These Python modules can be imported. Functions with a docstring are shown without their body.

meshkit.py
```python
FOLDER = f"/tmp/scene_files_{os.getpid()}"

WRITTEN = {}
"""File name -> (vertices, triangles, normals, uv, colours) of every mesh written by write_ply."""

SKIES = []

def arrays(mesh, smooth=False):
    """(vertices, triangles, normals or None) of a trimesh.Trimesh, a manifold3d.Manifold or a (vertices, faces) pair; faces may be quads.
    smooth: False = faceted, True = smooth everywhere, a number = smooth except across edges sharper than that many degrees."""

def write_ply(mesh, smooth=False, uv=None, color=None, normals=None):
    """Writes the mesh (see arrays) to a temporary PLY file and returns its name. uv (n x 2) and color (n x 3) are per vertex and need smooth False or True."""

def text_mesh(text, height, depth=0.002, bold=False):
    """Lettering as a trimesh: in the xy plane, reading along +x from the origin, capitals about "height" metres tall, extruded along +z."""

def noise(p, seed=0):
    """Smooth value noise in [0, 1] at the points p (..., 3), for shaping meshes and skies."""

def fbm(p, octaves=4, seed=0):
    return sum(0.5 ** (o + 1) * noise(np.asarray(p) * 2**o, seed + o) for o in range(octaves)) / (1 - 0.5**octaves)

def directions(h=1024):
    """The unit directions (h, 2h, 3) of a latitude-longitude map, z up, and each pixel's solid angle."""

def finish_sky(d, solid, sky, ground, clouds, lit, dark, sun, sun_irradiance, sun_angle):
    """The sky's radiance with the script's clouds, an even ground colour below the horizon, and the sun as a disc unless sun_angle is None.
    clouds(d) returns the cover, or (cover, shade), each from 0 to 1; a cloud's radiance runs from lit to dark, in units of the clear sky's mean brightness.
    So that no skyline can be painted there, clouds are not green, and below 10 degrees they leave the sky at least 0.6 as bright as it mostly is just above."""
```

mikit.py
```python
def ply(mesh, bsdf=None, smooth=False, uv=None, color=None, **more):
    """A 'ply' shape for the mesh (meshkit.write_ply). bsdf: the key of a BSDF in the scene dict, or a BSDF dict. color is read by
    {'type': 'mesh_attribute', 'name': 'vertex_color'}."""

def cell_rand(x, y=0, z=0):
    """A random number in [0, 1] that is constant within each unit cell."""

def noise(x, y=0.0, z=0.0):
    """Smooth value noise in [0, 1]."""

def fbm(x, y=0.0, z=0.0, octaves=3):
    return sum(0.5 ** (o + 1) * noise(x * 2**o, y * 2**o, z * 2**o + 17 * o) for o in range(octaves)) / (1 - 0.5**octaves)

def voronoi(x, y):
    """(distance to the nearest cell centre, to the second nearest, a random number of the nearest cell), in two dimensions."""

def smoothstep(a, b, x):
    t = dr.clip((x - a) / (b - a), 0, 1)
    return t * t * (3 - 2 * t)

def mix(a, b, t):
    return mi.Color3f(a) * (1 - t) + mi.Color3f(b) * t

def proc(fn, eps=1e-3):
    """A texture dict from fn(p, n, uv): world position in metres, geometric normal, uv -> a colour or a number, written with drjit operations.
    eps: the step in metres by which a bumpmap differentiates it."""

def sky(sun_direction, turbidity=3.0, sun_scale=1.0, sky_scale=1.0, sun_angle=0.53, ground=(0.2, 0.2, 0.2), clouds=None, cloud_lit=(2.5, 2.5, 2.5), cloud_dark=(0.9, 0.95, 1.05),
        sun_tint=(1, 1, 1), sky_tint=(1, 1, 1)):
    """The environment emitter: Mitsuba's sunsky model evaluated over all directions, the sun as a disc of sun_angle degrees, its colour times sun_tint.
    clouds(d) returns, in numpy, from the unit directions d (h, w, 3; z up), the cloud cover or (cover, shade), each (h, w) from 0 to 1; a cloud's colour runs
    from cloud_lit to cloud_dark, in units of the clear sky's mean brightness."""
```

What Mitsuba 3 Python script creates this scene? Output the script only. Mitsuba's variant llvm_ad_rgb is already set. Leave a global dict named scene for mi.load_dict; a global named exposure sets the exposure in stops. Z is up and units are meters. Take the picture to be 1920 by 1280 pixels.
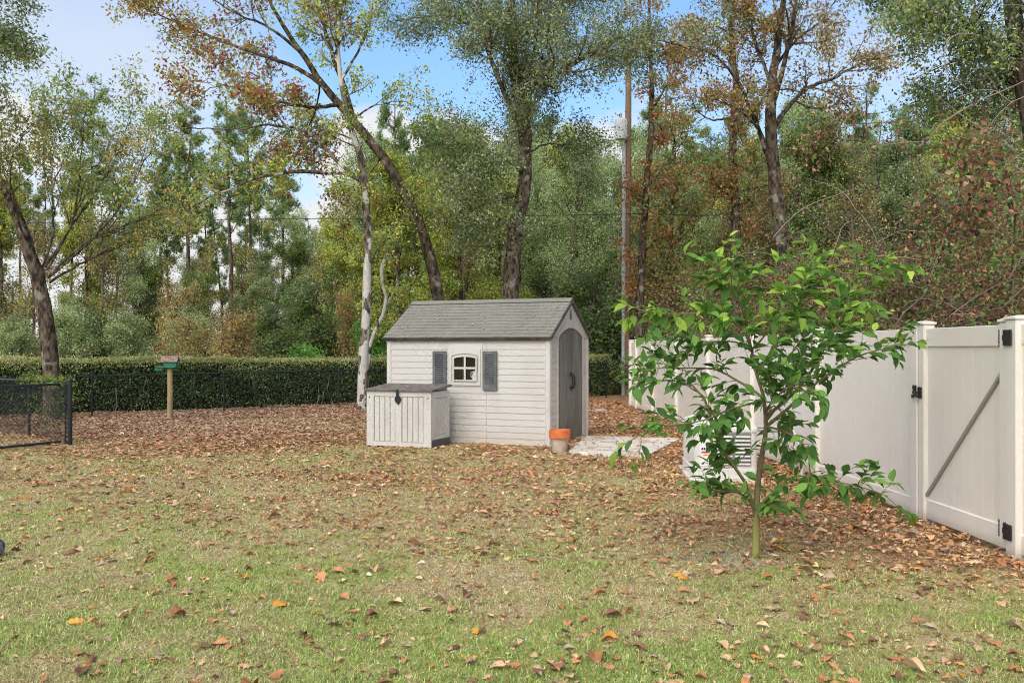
import math, random
import numpy as np, trimesh, manifold3d, shapely
import shapely.geometry as sg
import drjit as dr, mitsuba as mi
import mikit, meshkit
from mikit import proc, noise, fbm, voronoi, cell_rand, smoothstep, mix

T4 = mi.ScalarTransform4f
scene, labels = {}, {}

# ------------------------------------------------------------------ camera, sky, exposure
CAMZ, F, CX, HZ = 1.58, 1700.0, 960.0, 654.0          # eye height, focal length in photo pixels, principal column, horizon row
scene['camera'] = {'type': 'perspective', 'fov': math.degrees(2 * math.atan(960 / F)), 'fov_axis': 'x', 'near_clip': 0.05, 'far_clip': 3000.0,
                   'principal_point_offset_y': -(HZ - 640) / 1280,
                   'to_world': T4().look_at(origin=[0, 0, CAMZ], target=[0, 1, CAMZ], up=[0, 0, 1])}


def clouds(d):
    x, y, z = d[..., 0], d[..., 1], d[..., 2]
    el = np.degrees(np.arcsin(np.clip(z, 0, 1)))
    az = np.arctan2(x, y)
    q = np.stack([x / (z + .12) * .8 + 3, y / (z + .12) * .35, 0 * z], -1)
    cir = meshkit.fbm(q * 1.3 + [0, 0, 2], 5, 3)
    big = meshkit.noise(np.stack([np.cos(az) * 1.6, np.sin(az) * 1.6 + 5, 0 * z], -1), 8)
    thin = np.clip((cir - .42 + .40 * (big - .5)) / .3, 0, 1) * .62
    c = meshkit.fbm(np.stack([np.cos(az) * 7, np.sin(az) * 7, el * .16], -1), 5, 21)
    low = np.clip((c - .47 - np.clip((el - 12.0) / 22, -.25, .6)) / .13, 0, 1)
    shade = np.clip(.45 - low * .4, 0, 1)
    return np.clip(np.maximum(thin, low * .97), 0, 1), np.where(low > thin, shade * .8, .12)


scene['sky'] = mikit.sky((-0.32, -0.76, 0.72), turbidity=3.0, sun_scale=0.44, sun_angle=55, sky_scale=1.0, clouds=clouds,
                         cloud_lit=(1.5, 1.5, 1.49), cloud_dark=(1.0, 1.05, 1.12), ground=(0.2, 0.18, 0.12), sky_tint=(.88, .97, 1.06), sun_tint=(.86, .95, 1.07))
exposure = 2.82


# ------------------------------------------------------------------ helpers
def at(x, y, Y):
    """the point of the place that stands Y metres ahead, seen at photo pixel x, y"""
    return np.array([(x - CX) / F * Y, Y, CAMZ + (HZ - y) / F * Y])


def ground_at(x, y):
    Y = F * CAMZ / (y - HZ)
    return np.array([(x - CX) / F * Y, Y, 0.0])


def gz(x, y):
    x, y = np.asarray(x, float), np.asarray(y, float)
    p = np.stack([x, y, 0 * x], -1)
    return .05 * (meshkit.fbm(p * .8, 3, 5) - .5) * np.clip(1.5 - np.abs(y - 10) / 30, 0, 1)


def numbered(name, parent=None):
    base = (parent + '__' if parent else '') + name
    key, i = base, 1
    while key in scene or key in labels or key in RES:
        key = f'{base}_{i:03d}'
        i += 1
    RES.add(key)
    return key


RES = set()


def tag(key, label=None, cat=None, group=None, kind=None):
    labels.setdefault(key, {})
    for k, v in (('label', label), ('category', cat), ('group', group), ('kind', kind)):
        if v:
            labels[key][k] = v
    return key


def thing(name, label, cat, group=None):
    return tag(numbered(name), label, cat, group)


def moved(mesh, M):
    if M is None:
        return mesh
    if isinstance(mesh, tuple):
        return (np.asarray(mesh[0]) @ M[:3, :3].T + M[:3, 3],) + tuple(mesh[1:])
    m = mesh.copy()
    m.apply_transform(M)
    return m


def add(name, mesh, bsdf, parent=None, M=None, smooth=False, color=None, label=None, cat=None, group=None, kind=None):
    key = numbered(name, parent)
    scene[key] = mikit.ply(moved(mesh, M), bsdf, smooth=smooth, color=color)
    if label or cat or group or kind:
        tag(key, label, cat, group, kind)
    return key


def put(name, shape, M, parent=None, **k):
    """one more copy of a ply dict under its own key"""
    key = numbered(name, parent)
    scene[key] = {**shape, 'to_world': T4(M.tolist())}
    if k:
        tag(key, **k)
    return key


def frame(o, ex, ey=None):
    """matrix with local x along ex (horizontal), y to its left, z up, origin o"""
    ex = np.array([ex[0], ex[1], 0.0])
    ex /= np.linalg.norm(ex)
    M = np.eye(4)
    M[:3, 0], M[:3, 1], M[:3, 3] = ex, [-ex[1], ex[0], 0], [o[0], o[1], o[2] if len(o) > 2 else 0]
    return M


def tr(x, y, z):
    M = np.eye(4)
    M[:3, 3] = x, y, z
    return M


def hull(pts):
    m = manifold3d.Manifold.hull_points(np.asarray(pts, float)).to_mesh()
    return trimesh.Trimesh(m.vert_properties[:, :3], m.tri_verts, process=False)


def box(x0, x1, y0, y1, z0, z1, b=0.004):
    b = min(b, .45 * min(x1 - x0, y1 - y0, z1 - z0))
    c, h = np.array([x0 + x1, y0 + y1, z0 + z1]) / 2, np.array([x1 - x0, y1 - y0, z1 - z0]) / 2
    S = np.array([[i, j, k] for i in (-1, 1) for j in (-1, 1) for k in (-1, 1)], float)
    P = np.vstack([S * (h - b * (1 - np.eye(3)[a])) for a in range(3)])
    return hull(P + c)


def cat(*ms):
    return trimesh.util.concatenate([m for m in ms])


def extrude(poly, depth, plane='xz', off=0.0):
    """shapely polygon in (a, z) extruded: plane xz -> thickness along +y from off; plane yz -> along +x from off"""
    m = trimesh.creation.extrude_polygon(poly, depth, engine='earcut')
    v = np.array(m.vertices)
    if plane == 'xz':
        v = np.stack([v[:, 0], off + depth - v[:, 2], v[:, 1]], 1)
    elif plane == 'yz':
        v = np.stack([off + v[:, 2], v[:, 0], v[:, 1]], 1)
    else:
        v[:, 2] += off
    return trimesh.Trimesh(v, m.faces, process=False)


def unit(v):
    return v / np.maximum(np.linalg.norm(v, axis=-1, keepdims=True), 1e-9)


def tubes(P, R, sides=5, cap=False):
    """many polylines (N,k,3) with radii (N,k) as one mesh of tubes"""
    P, R = np.asarray(P, float), np.asarray(R, float)
    N, k, _ = P.shape
    t = unit(np.gradient(P, axis=1))
    ref = np.where(np.abs(t[..., 2:]).mean(1, keepdims=True) < .8, [0, 0, 1.0], [1.0, 0.1, 0])
    a = unit(np.cross(t, ref))
    b = np.cross(t, a)
    ang = np.arange(sides) * 2 * np.pi / sides
    v = P[:, :, None] + R[:, :, None, None] * (np.cos(ang)[:, None] * a[:, :, None] + np.sin(ang)[:, None] * b[:, :, None])
    i, j = np.meshgrid(np.arange(k - 1), np.arange(sides), indexing='ij')
    j2 = (j + 1) % sides
    q = np.stack([i * sides + j, i * sides + j2, (i + 1) * sides + j2, (i + 1) * sides + j], -1).reshape(-1, 4)
    f = np.vstack([q[:, [0, 2, 1]], q[:, [0, 3, 2]]])
    if cap:
        e = np.arange(1, sides - 1)
        f = np.vstack([f, np.stack([e * 0, e, e + 1], 1), (k - 1) * sides + np.stack([e * 0, e + 1, e], 1)])
    f = f[None] + (np.arange(N) * k * sides)[:, None, None]
    return v.reshape(-1, 3), f.reshape(-1, 3)


def tube1(pts, r, sides=8, cap=True):
    pts = np.asarray(pts, float)
    return trimesh.Trimesh(*tubes(pts[None], np.broadcast_to(r, (1, len(pts))), sides, cap), process=False)


def spline(pts, n):
    """smooth resampling of a polyline (any columns)"""
    from scipy.interpolate import PchipInterpolator
    pts = np.asarray(pts, float)
    s = np.r_[0, np.cumsum(np.linalg.norm(np.diff(pts[:, :3], axis=0), axis=1))]
    return PchipInterpolator(s / s[-1], pts, axis=0)(np.linspace(0, 1, n))


def lathe(prof, n=28):
    t = np.arange(n) * 2 * np.pi / n
    prof = np.asarray(prof, float)
    v = np.stack([prof[:, :1] * np.cos(t), prof[:, :1] * np.sin(t), np.broadcast_to(prof[:, 1:2], (len(prof), n))], -1).reshape(-1, 3)
    i, j = np.meshgrid(np.arange(len(prof) - 1), np.arange(n), indexing='ij')
    q = np.stack([i * n + j, i * n + (j + 1) % n, (i + 1) * n + (j + 1) % n, (i + 1) * n + j], -1).reshape(-1, 4)
    return trimesh.Trimesh(v, np.vstack([q[:, [0, 1, 2]], q[:, [0, 2, 3]]]), process=False)


def join(parts):
    """[(v, f)] -> (v, f)"""
    at_, vs, fs = 0, [], []
    for v, f in parts:
        vs.append(v)
        fs.append(f + at_)
        at_ += len(v)
    return np.vstack(vs), np.vstack(fs)


# ------------------------------------------------------------------ materials
def diffuse(c):
    return {'type': 'twosided', 'b': {'type': 'diffuse', 'reflectance': c if isinstance(c, dict) else {'type': 'rgb', 'value': list(c)}}}


def plastic(c, rough=.45, spec=.4):
    return {'type': 'twosided', 'b': {'type': 'principled', 'base_color': c if isinstance(c, dict) else {'type': 'rgb', 'value': list(c)}, 'roughness': rough, 'specular': spec}}


def mottled(a, b, sx, sy=None, sz=None, lo=.3, hi=.7):
    sy, sz = sy or sx, sz or sx
    return proc(lambda p, n, uv: mix(a, b, smoothstep(lo, hi, fbm(p.x * sx + 40, p.y * sy + 40, p.z * sz + 40, 4))))


VCOL = {'type': 'mesh_attribute', 'name': 'vertex_color'}
scene['mat_leaf'] = {'type': 'principledthin', 'base_color': VCOL, 'roughness': .6, 'spec_trans': 0.0, 'diff_trans': .9, 'eta': 1.35}
scene['mat_glossy_leaf'] = {'type': 'principledthin', 'base_color': VCOL, 'roughness': .26, 'spec_trans': 0.0, 'diff_trans': .8, 'eta': 1.55}
scene['mat_grass'] = {'type': 'principledthin', 'base_color': VCOL, 'roughness': .7, 'spec_trans': 0.0, 'diff_trans': .35, 'eta': 1.3}
scene['mat_dry'] = diffuse(VCOL)


def bark_fn(dark, mid, pale, amount, s=1.0):
    def fn(p, n, uv):
        a = fbm(p.x * 16 * s + 9, p.y * 16 * s + 9, p.z * 5 * s, 4)
        c = mix(dark, mid, smoothstep(.3, .68, a))
        l = fbm(p.x * 5 * s + 30, p.y * 5 * s + 30, p.z * 3.4 * s + 7, 4)
        return mix(c, pale, smoothstep(amount, amount + .09, l) * (.55 + .45 * a))
    return proc(fn)


scene['mat_bark_dark'] = diffuse(bark_fn((.035, .028, .022), (.14, .108, .08), (.30, .29, .25), .60))


def lichen_fn(p, n, uv):
    a = fbm(p.x * 16 + 9, p.y * 16 + 9, p.z * 6, 4)
    c = mix((.05, .04, .033), (.20, .165, .13), smoothstep(.3, .68, a))
    l = fbm(p.x * 6 + 30, p.y * 6 + 30, p.z * 2.6 + 7, 4)
    t = .40 + .16 * smoothstep(2.2, 5.0, p.z)               # whitest on the lower stem, where the crustose lichen grows
    return mix(c, mix((.38, .36, .32), (.60, .58, .54), a), smoothstep(t, t + .05, l))


scene['mat_bark_pale'] = diffuse(proc(lichen_fn))
scene['mat_bark_pine'] = diffuse(bark_fn((.05, .038, .03), (.16, .115, .085), (.27, .21, .17), .58))
scene['mat_bark_grey'] = diffuse(bark_fn((.035, .028, .022), (.165, .125, .095), (.27, .25, .215), .60, 1.4))
scene['mat_twig'] = diffuse((.17, .135, .105))
scene['mat_pale_twig'] = diffuse((.33, .27, .21))
scene['mat_citrus_bark'] = diffuse(proc(lambda p, n, uv: mix(mix((.13, .10, .07), (.22, .17, .12), fbm(p.x * 60, p.y * 60, p.z * 25)), (.28, .27, .09), smoothstep(.62, .2, p.z))))
scene['mat_citrus_twig'] = diffuse((.20, .17, .09))


def ground_fn(p, n, uv):
    g, l = uv.x, uv.y
    f1, f2 = fbm(p.x * 9, p.y * 9, 0, 4), fbm(p.x * 60 + 3, p.y * 60, 1, 3)
    grass = mix((.26, .20, .105), (.54, .43, .24), smoothstep(.25, .75, f2 * .6 + f1 * .4))
    grass = mix(grass, mix((.22, .27, .07), (.37, .41, .13), f2), smoothstep(.35, .75, g * .7 + f1 * .5 - .05))
    lit = mix((.20, .115, .06), (.48, .285, .165), smoothstep(.25, .75, fbm(p.x * 35, p.y * 35, 5, 3)))
    c = mix(grass, lit, smoothstep(.3, .8, l * .8 + (f1 - .5) * .6))
    soil = smoothstep(.42, .2, dr.sqrt(dr.square((p.x - 1.70) * .75) + dr.square((p.y - 6.88) * 1.1)) + .3 * (f1 - .5))     # bare sandy soil round the planted tree
    return mix(c, mix((.26, .205, .155), (.48, .40, .32), f2), soil)


scene['mat_ground'] = diffuse(proc(ground_fn))


def siding_fn(p, n, uv):
    s = fbm(p.x * 2.2 + 11, p.y * 2.2 + 11, p.z * .9 + 3, 4)
    g = fbm(p.x * 90, p.y * 90, p.z * 14, 3)
    c = mix((.495, .472, .448), (.46, .435, .405), smoothstep(.4, .75, s))
    c = mix(c, (.40, .345, .27), .45 * smoothstep(.34, .02, p.z + .3 * (s - .5)))
    return c * (.975 + .045 * g)


scene['mat_siding'] = plastic(proc(siding_fn), .5, .35)
scene['mat_gable'] = plastic(mottled((.50, .455, .395), (.44, .395, .34), 2.5), .55, .3)
scene['mat_trim'] = plastic(mottled((.53, .51, .485), (.49, .465, .435), 3), .45, .35)
scene['mat_shutter'] = plastic(mottled((.085, .088, .095), (.13, .132, .14), 6), .5, .35)
scene['mat_door'] = plastic(mottled((.105, .10, .088), (.155, .145, .128), 5, 5, 1.2), .5, .3)
scene['mat_fascia'] = plastic(mottled((.055, .045, .04), (.10, .085, .075), 6), .6, .3)


def roof_fn(p, n, uv):
    a = fbm(p.x * 3 + 5, p.y * 3 + 5, p.z * 3, 3)
    b = fbm(p.x * 45, p.y * 45, p.z * 60, 3)
    c = mix((.175, .168, .148), (.235, .226, .198), a)
    c = mix(c, (.19, .20, .14), smoothstep(.55, .8, fbm(p.x * 1.4 + 2, p.y * 1.4, p.z * 4 + 8, 3)) * .6)
    return c * (.82 + .34 * b)


scene['mat_roof'] = plastic(proc(roof_fn), .75, .2)
scene['mat_glass'] = {'type': 'thindielectric', 'int_ior': 1.5}
scene['mat_dark'] = diffuse((.02, .02, .021))
scene['mat_black_metal'] = plastic((.012, .014, .017), .4, .5)
scene['mat_black_wire'] = plastic((.02, .023, .026), .5, .4)
scene['mat_liner'] = diffuse((.30, .27, .24))


def vinyl_fn(p, n, uv):
    s = fbm(p.x * 1.2 + 7, p.y * 1.2 + 3, p.z * .7 + 2, 4)
    streak = fbm(p.x * 30, p.y * 30, p.z * .8, 3)
    c = mix((.69, .645, .59), (.665, .62, .56), smoothstep(.3, .7, s))
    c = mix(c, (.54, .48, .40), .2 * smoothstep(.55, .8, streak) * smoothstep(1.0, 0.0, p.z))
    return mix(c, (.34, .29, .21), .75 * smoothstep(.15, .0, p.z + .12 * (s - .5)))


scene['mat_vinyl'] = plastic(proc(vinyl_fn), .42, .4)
scene['mat_brace'] = plastic((.26, .235, .205), .45, .45)
scene['mat_box'] = plastic(proc(lambda p, n, uv: mix((.51, .49, .46), (.46, .435, .40), smoothstep(.45, .8, fbm(p.x * 6, p.y * 6, p.z * 2.2, 4))) * (.97 + .05 * fbm(p.x * 70, p.y * 70, p.z * 9, 2))), .5, .35)
scene['mat_lid'] = plastic(mottled((.095, .08, .075), (.16, .138, .128), 14), .6, .3)
scene['mat_dark_plastic'] = plastic((.07, .068, .066), .55, .35)
scene['mat_generator'] = plastic(mottled((.66, .65, .62), (.60, .59, .56), 3), .35, .45)
scene['mat_louver_gap'] = diffuse((.20, .20, .195))
scene['mat_terracotta'] = plastic(mottled((.60, .17, .045), (.50, .13, .04), 12), .6, .3)
scene['mat_pot_body'] = diffuse(mottled((.42, .33, .27), (.52, .42, .35), 14))


def slab_fn(p, n, uv):
    a = fbm(p.x * 4, p.y * 4, 3, 4)
    d1, d2, r = voronoi(p.x * 45, p.y * 45)
    c = mix((.56, .51, .455), (.74, .70, .65), r) * (.78 + .35 * smoothstep(.0, .35, d2 - d1))
    return mix(c, (.36, .27, .20), .6 * smoothstep(.5, .7, a))


scene['mat_slab'] = diffuse(proc(slab_fn))
scene['mat_stone'] = diffuse(mottled((.30, .27, .25), (.46, .43, .41), 9))


def wood_fn(a, b):
    return proc(lambda p, n, uv: mix(a, b, fbm(p.x * 40, p.y * 40, p.z * 3, 4)))


scene['mat_post_wood'] = diffuse(wood_fn((.22, .17, .09), (.42, .33, .19)))
scene['mat_pole_wood'] = diffuse(wood_fn((.19, .12, .08), (.36, .24, .165)))
scene['mat_conduit'] = plastic((.42, .43, .44), .45, .4)
scene['mat_canister'] = plastic((.62, .64, .67), .4, .4)
scene['mat_green_paint'] = plastic(mottled((.015, .13, .085), (.03, .19, .12), 12), .45, .35)
scene['mat_feeder_roof'] = diffuse(mottled((.22, .15, .13), (.33, .25, .21), 18))
scene['mat_decal'] = plastic((.74, .74, .73), .3, .45)
scene['mat_ink_blue'] = plastic((.03, .05, .22), .4, .4)
scene['mat_ink_red'] = plastic((.55, .06, .04), .4, .4)
scene['mat_ink_orange'] = plastic((.75, .33, .05), .4, .4)
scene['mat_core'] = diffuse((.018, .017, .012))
scene['mat_ball'] = plastic(mottled((.03, .03, .045), (.16, .15, .2), 25), .5, .4)
#PART2
# ------------------------------------------------------------------ ground
FP, FE = np.array([3.77, 8.24]), np.array([-.0318, 1.0])             # vinyl fence: a point of its line and the way it runs


def fence_x(y):
    return FP[0] + FE[0] * (y - FP[1])


def sstep(a, b, x):
    t = np.clip((x - a) / (b - a), 0, 1)
    return t * t * (3 - 2 * t)


def litter(x, y):
    """how thickly fallen leaves lie, 0 to 1"""
    n = meshkit.fbm(np.stack([x * .55, y * .55, 0 * x + 3], -1), 4, 11)
    base = .25 + .37 * sstep(5.0, 12.5, y - .12 * np.clip(x, -6, 4)) + .3 * sstep(13.5, 17, y)
    base = base - .20 * sstep(-.5, -4.5, x) * sstep(14.5, 11, y)
    near_fence = np.exp(-np.clip(fence_x(y) - x, 0, 9) / .9) * sstep(4.8, 7.2, y) * .75
    tree = np.exp(-((x - 2.3) ** 2 + (y - 7.6) ** 2) / 1.6) * .35
    shed = np.exp(-((x + .3) / 1.6) ** 2 - ((y - 14.0) / .9) ** 2) * .4
    return np.clip((base + near_fence + tree + shed) * (.35 + 1.3 * n), 0, 1)


def greenness(x, y):
    n = meshkit.fbm(np.stack([x * .5, y * .5, 0 * x], -1), 4, 31)
    fine = meshkit.fbm(np.stack([x * 2.2, y * 2.2, 0 * x], -1), 3, 33)
    g = .42 * sstep(10.5, 5.0, y) + .28 * sstep(-2, 2, x) * sstep(7.8, 5.4, y) + .36
    return np.clip(g * (-.15 + 1.6 * n + .9 * (fine - .3)), 0, 1)


gx = np.r_[-700, -400, -200, -100, -60, -40, -28, np.arange(-20, 12, .14), 18, 26, 40, 60, 100, 200, 400, 700]
gy = np.r_[-60, -20, -6, 0, np.arange(2, 34, .14), 38, 44, 52, 64, 90, 140, 240, 400, 800, 1600]
GX, GY = np.meshgrid(gx, gy, indexing='ij')
v = np.stack([GX, GY, gz(GX, GY)], -1).reshape(-1, 3)
i, j = np.meshgrid(np.arange(len(gx) - 1), np.arange(len(gy) - 1), indexing='ij')
q = np.stack([i * len(gy) + j, (i + 1) * len(gy) + j, (i + 1) * len(gy) + j + 1, i * len(gy) + j + 1], -1).reshape(-1, 4)
guv = np.stack([greenness(v[:, 0], v[:, 1]), np.maximum(litter(v[:, 0], v[:, 1]), sstep(20, 26, v[:, 1]))], 1)
scene['lawn'] = mikit.ply((v, np.vstack([q[:, [0, 1, 2]], q[:, [0, 2, 3]]])), 'mat_ground', smooth=True, uv=guv)
tag('lawn', 'patchy half dormant lawn strewn with fallen leaves', kind='structure')

# ------------------------------------------------------------------ vinyl privacy fence and gate
FM = frame([FP[0], FP[1], 0], FE)             # x' away along the fence, y' towards the yard


def vinyl_post(x0, top=1.80, w=.064):
    body = box(x0 - w, x0 + w, -w, w, -.05, top, .006)
    lip = box(x0 - w - .012, x0 + w + .012, -w - .012, w + .012, top + .001, top + .022, .003)
    q = np.array([[s * (w + .004), t * (w + .004), top + .022] for s in (-1, 1) for t in (-1, 1)] + [[s * .012, t * .012, top + .034] for s in (-1, 1) for t in (-1, 1)])
    q[:, 0] += x0
    return cat(body, lip, hull(q))


BW = .1515


def board(z0, z1, w=BW):
    p = sg.Polygon([(-w / 2, -.011), (-w / 2, .0118), (-w / 2 + .0016, .013), (w / 2 - .0016, .013), (w / 2, .0118), (w / 2, -.011)])
    return extrude(p, z1 - z0, 'xy', z0)


def vinyl_bay(parent, x0, x1, zb=.045, rng=random.Random(3)):
    add('rail', box(x0 + .064, x1 - .064, -.024, .024, 1.615, 1.765, .004), 'mat_vinyl', parent, FM)
    add('rail', box(x0 + .064, x1 - .064, -.024, .024, zb, zb + .15, .004), 'mat_vinyl', parent, FM)
    n = max(1, round((x1 - x0 - .13) / BW))
    w = (x1 - x0 - .13) / n
    shape = mikit.ply(board(zb + .14, 1.625, w - .0008), 'mat_vinyl')
    for k in range(n):
        put('board', shape, FM @ tr(x0 + .065 + w * (k + .5), 0, 0), parent)


vf = thing('privacy_fence', 'beige vinyl privacy fence of solid boards running back from the gate along the yard', 'fence')
posts = [.13] + [2.65 * k for k in range(1, 6)] + [15.5, 16.45]
for x0 in posts:
    add('post', vinyl_post(x0, 1.80, .064 if x0 > .2 else .062), 'mat_vinyl', vf, FM)
for a, b in zip(posts[:-1], posts[1:]):
    vinyl_bay(vf, a, b)
# the return of the fence past its far end and the post on which the gate hangs
add('post', vinyl_post(-1.42, 1.80, .066), 'mat_vinyl', vf, FM)
vinyl_bay(vf, -4.0, -1.42)
gt = thing('fence_gate', 'beige vinyl fence gate with a diagonal brace and black hinges', 'gate')
GA, GB = -1.345, .055
add('upright', vinyl_post(GB - .05, 1.80, .052), 'mat_vinyl', gt, FM, label='gate upright with a flat cap beside the latch')
add('upright', vinyl_post(GA + .053, 1.785, .05), 'mat_vinyl', gt, FM)
add('rail', box(GA + .104, GB - .104, -.03, .03, 1.60, 1.765, .005), 'mat_vinyl', gt, FM)
add('rail', box(GA + .104, GB - .104, -.03, .03, .05, .225, .005), 'mat_vinyl', gt, FM)
n = 8
w = (GB - .104 - GA - .104) / n
shape = mikit.ply(board(.222, 1.603, w - .0008), 'mat_vinyl')
for k in range(n):
    put('board', shape, FM @ tr(GA + .104 + w * (k + .5), 0, 0), gt)
# brace from low at the latch to high at the hinge
a, b = np.array([GB - .11, .26]), np.array([GA + .095, 1.40])
d = (b - a) / np.linalg.norm(b - a)
nn = np.array([-d[1], d[0]]) * .013
pl = sg.Polygon([a + nn, a - nn, b - nn, b + nn])
m = extrude(pl, .025, 'xz', .0135)
add('brace', m, 'mat_brace', gt, FM, label='grey beige diagonal brace bar across the gate')


def hinge(zc):
    m = [box(-.115, -.012, .031, .045, zc - .065, zc + .065, .003), box(.012, .115, .0715, .085, zc - .06, zc + .06, .003), tube1([[0, .06, zc - .06], [0, .06, zc + .06]], .014, 10),
         box(-.03, .005, .036, .058, zc + .02, zc + .05, .003), box(-.03, .005, .036, .058, zc - .05, zc - .02, .003), box(-.004, .03, .055, .08, zc - .02, zc + .02, .003)]
    for s in (-1, 1):
        for x0, y0 in ((-.06, .043), (-.035, .043), (.04, .083), (.065, .083)):
            m.append(tube1([[x0, y0 - .002, zc + s * .035], [x0, y0 + .006, zc + s * .035]], .007, 6))
    h = cat(*m)
    h.apply_scale([-1, 1, 1])
    h.invert()
    h.apply_translation([GA + .012, 0, 0])
    return h


add('hinge', hinge(1.665), 'mat_black_metal', gt, FM, label='upper black hinge of the gate')
add('hinge', hinge(.20), 'mat_black_metal', gt, FM, label='lower black hinge of the gate')
lx = GB + .003
add('latch', cat(box(lx - .075, lx - .012, .053, .066, 1.13, 1.235, .004), box(lx + .012, lx + .06, .0635, .075, 1.14, 1.22, .004), box(lx - .05, lx + .05, .067, .088, 1.17, 1.195, .004),
                 tube1([[lx - .035, .07, 1.15], [lx - .035, .10, 1.15], [lx - .035, .10, 1.21]], .009, 8), box(lx - .01, lx + .02, .07, .1, 1.205, 1.25, .004), tube1([[lx + .04, .085, 1.13], [lx + .04, .085, 1.16]], .012, 8)),
    'mat_black_metal', gt, FM, label='black gate latch across the seam')

# ------------------------------------------------------------------ shed
SL, SE = np.array([-2.167, 15.70]), np.array([2.775, -1.14])
SW, SD = 3.0, 2.05
SE = SE / np.linalg.norm(SE)
SM = frame([SL[0], SL[1], 0], SE)


def wx(p, o=SL, e=SE):
    k = (p - CX) / F
    return (k * o[1] - o[0]) / (e[0] - k * e[1])


def wz(p, y, o=SL, e=SE):
    return CAMZ + (HZ - y) / F * (o[1] + wx(p, o, e) * e[1])


G0, GE = SL + SE * SW, np.array([-SE[1], SE[0]])        # gable end: its front corner and the way it runs back
EAVE, RIDGE = 1.775, 2.40
sh = thing('garden_shed', 'beige plastic garden shed with grey shingled roof and arched double doors', 'shed')
win = (wx(840), wx(904.5), wz(872, 726), wz(872, 651))          # surround
H = EAVE / 17.0
win = (win[0], win[1], round(win[2] / H) * H + .004, math.ceil(win[3] / H) * H + .003)
ope = (wx(850), wx(895), wz(872, 714), wz(872, 666))            # opening


def arch(x0, x1, z0, z1, rise, n=14):
    t = np.linspace(0, 1, n)
    return sg.Polygon([(x0, z0), (x1, z0)] + [(x1 + (x0 - x1) * s, z1 - rise + rise * math.sin(math.pi * s) ** .8) for s in t])


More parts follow.
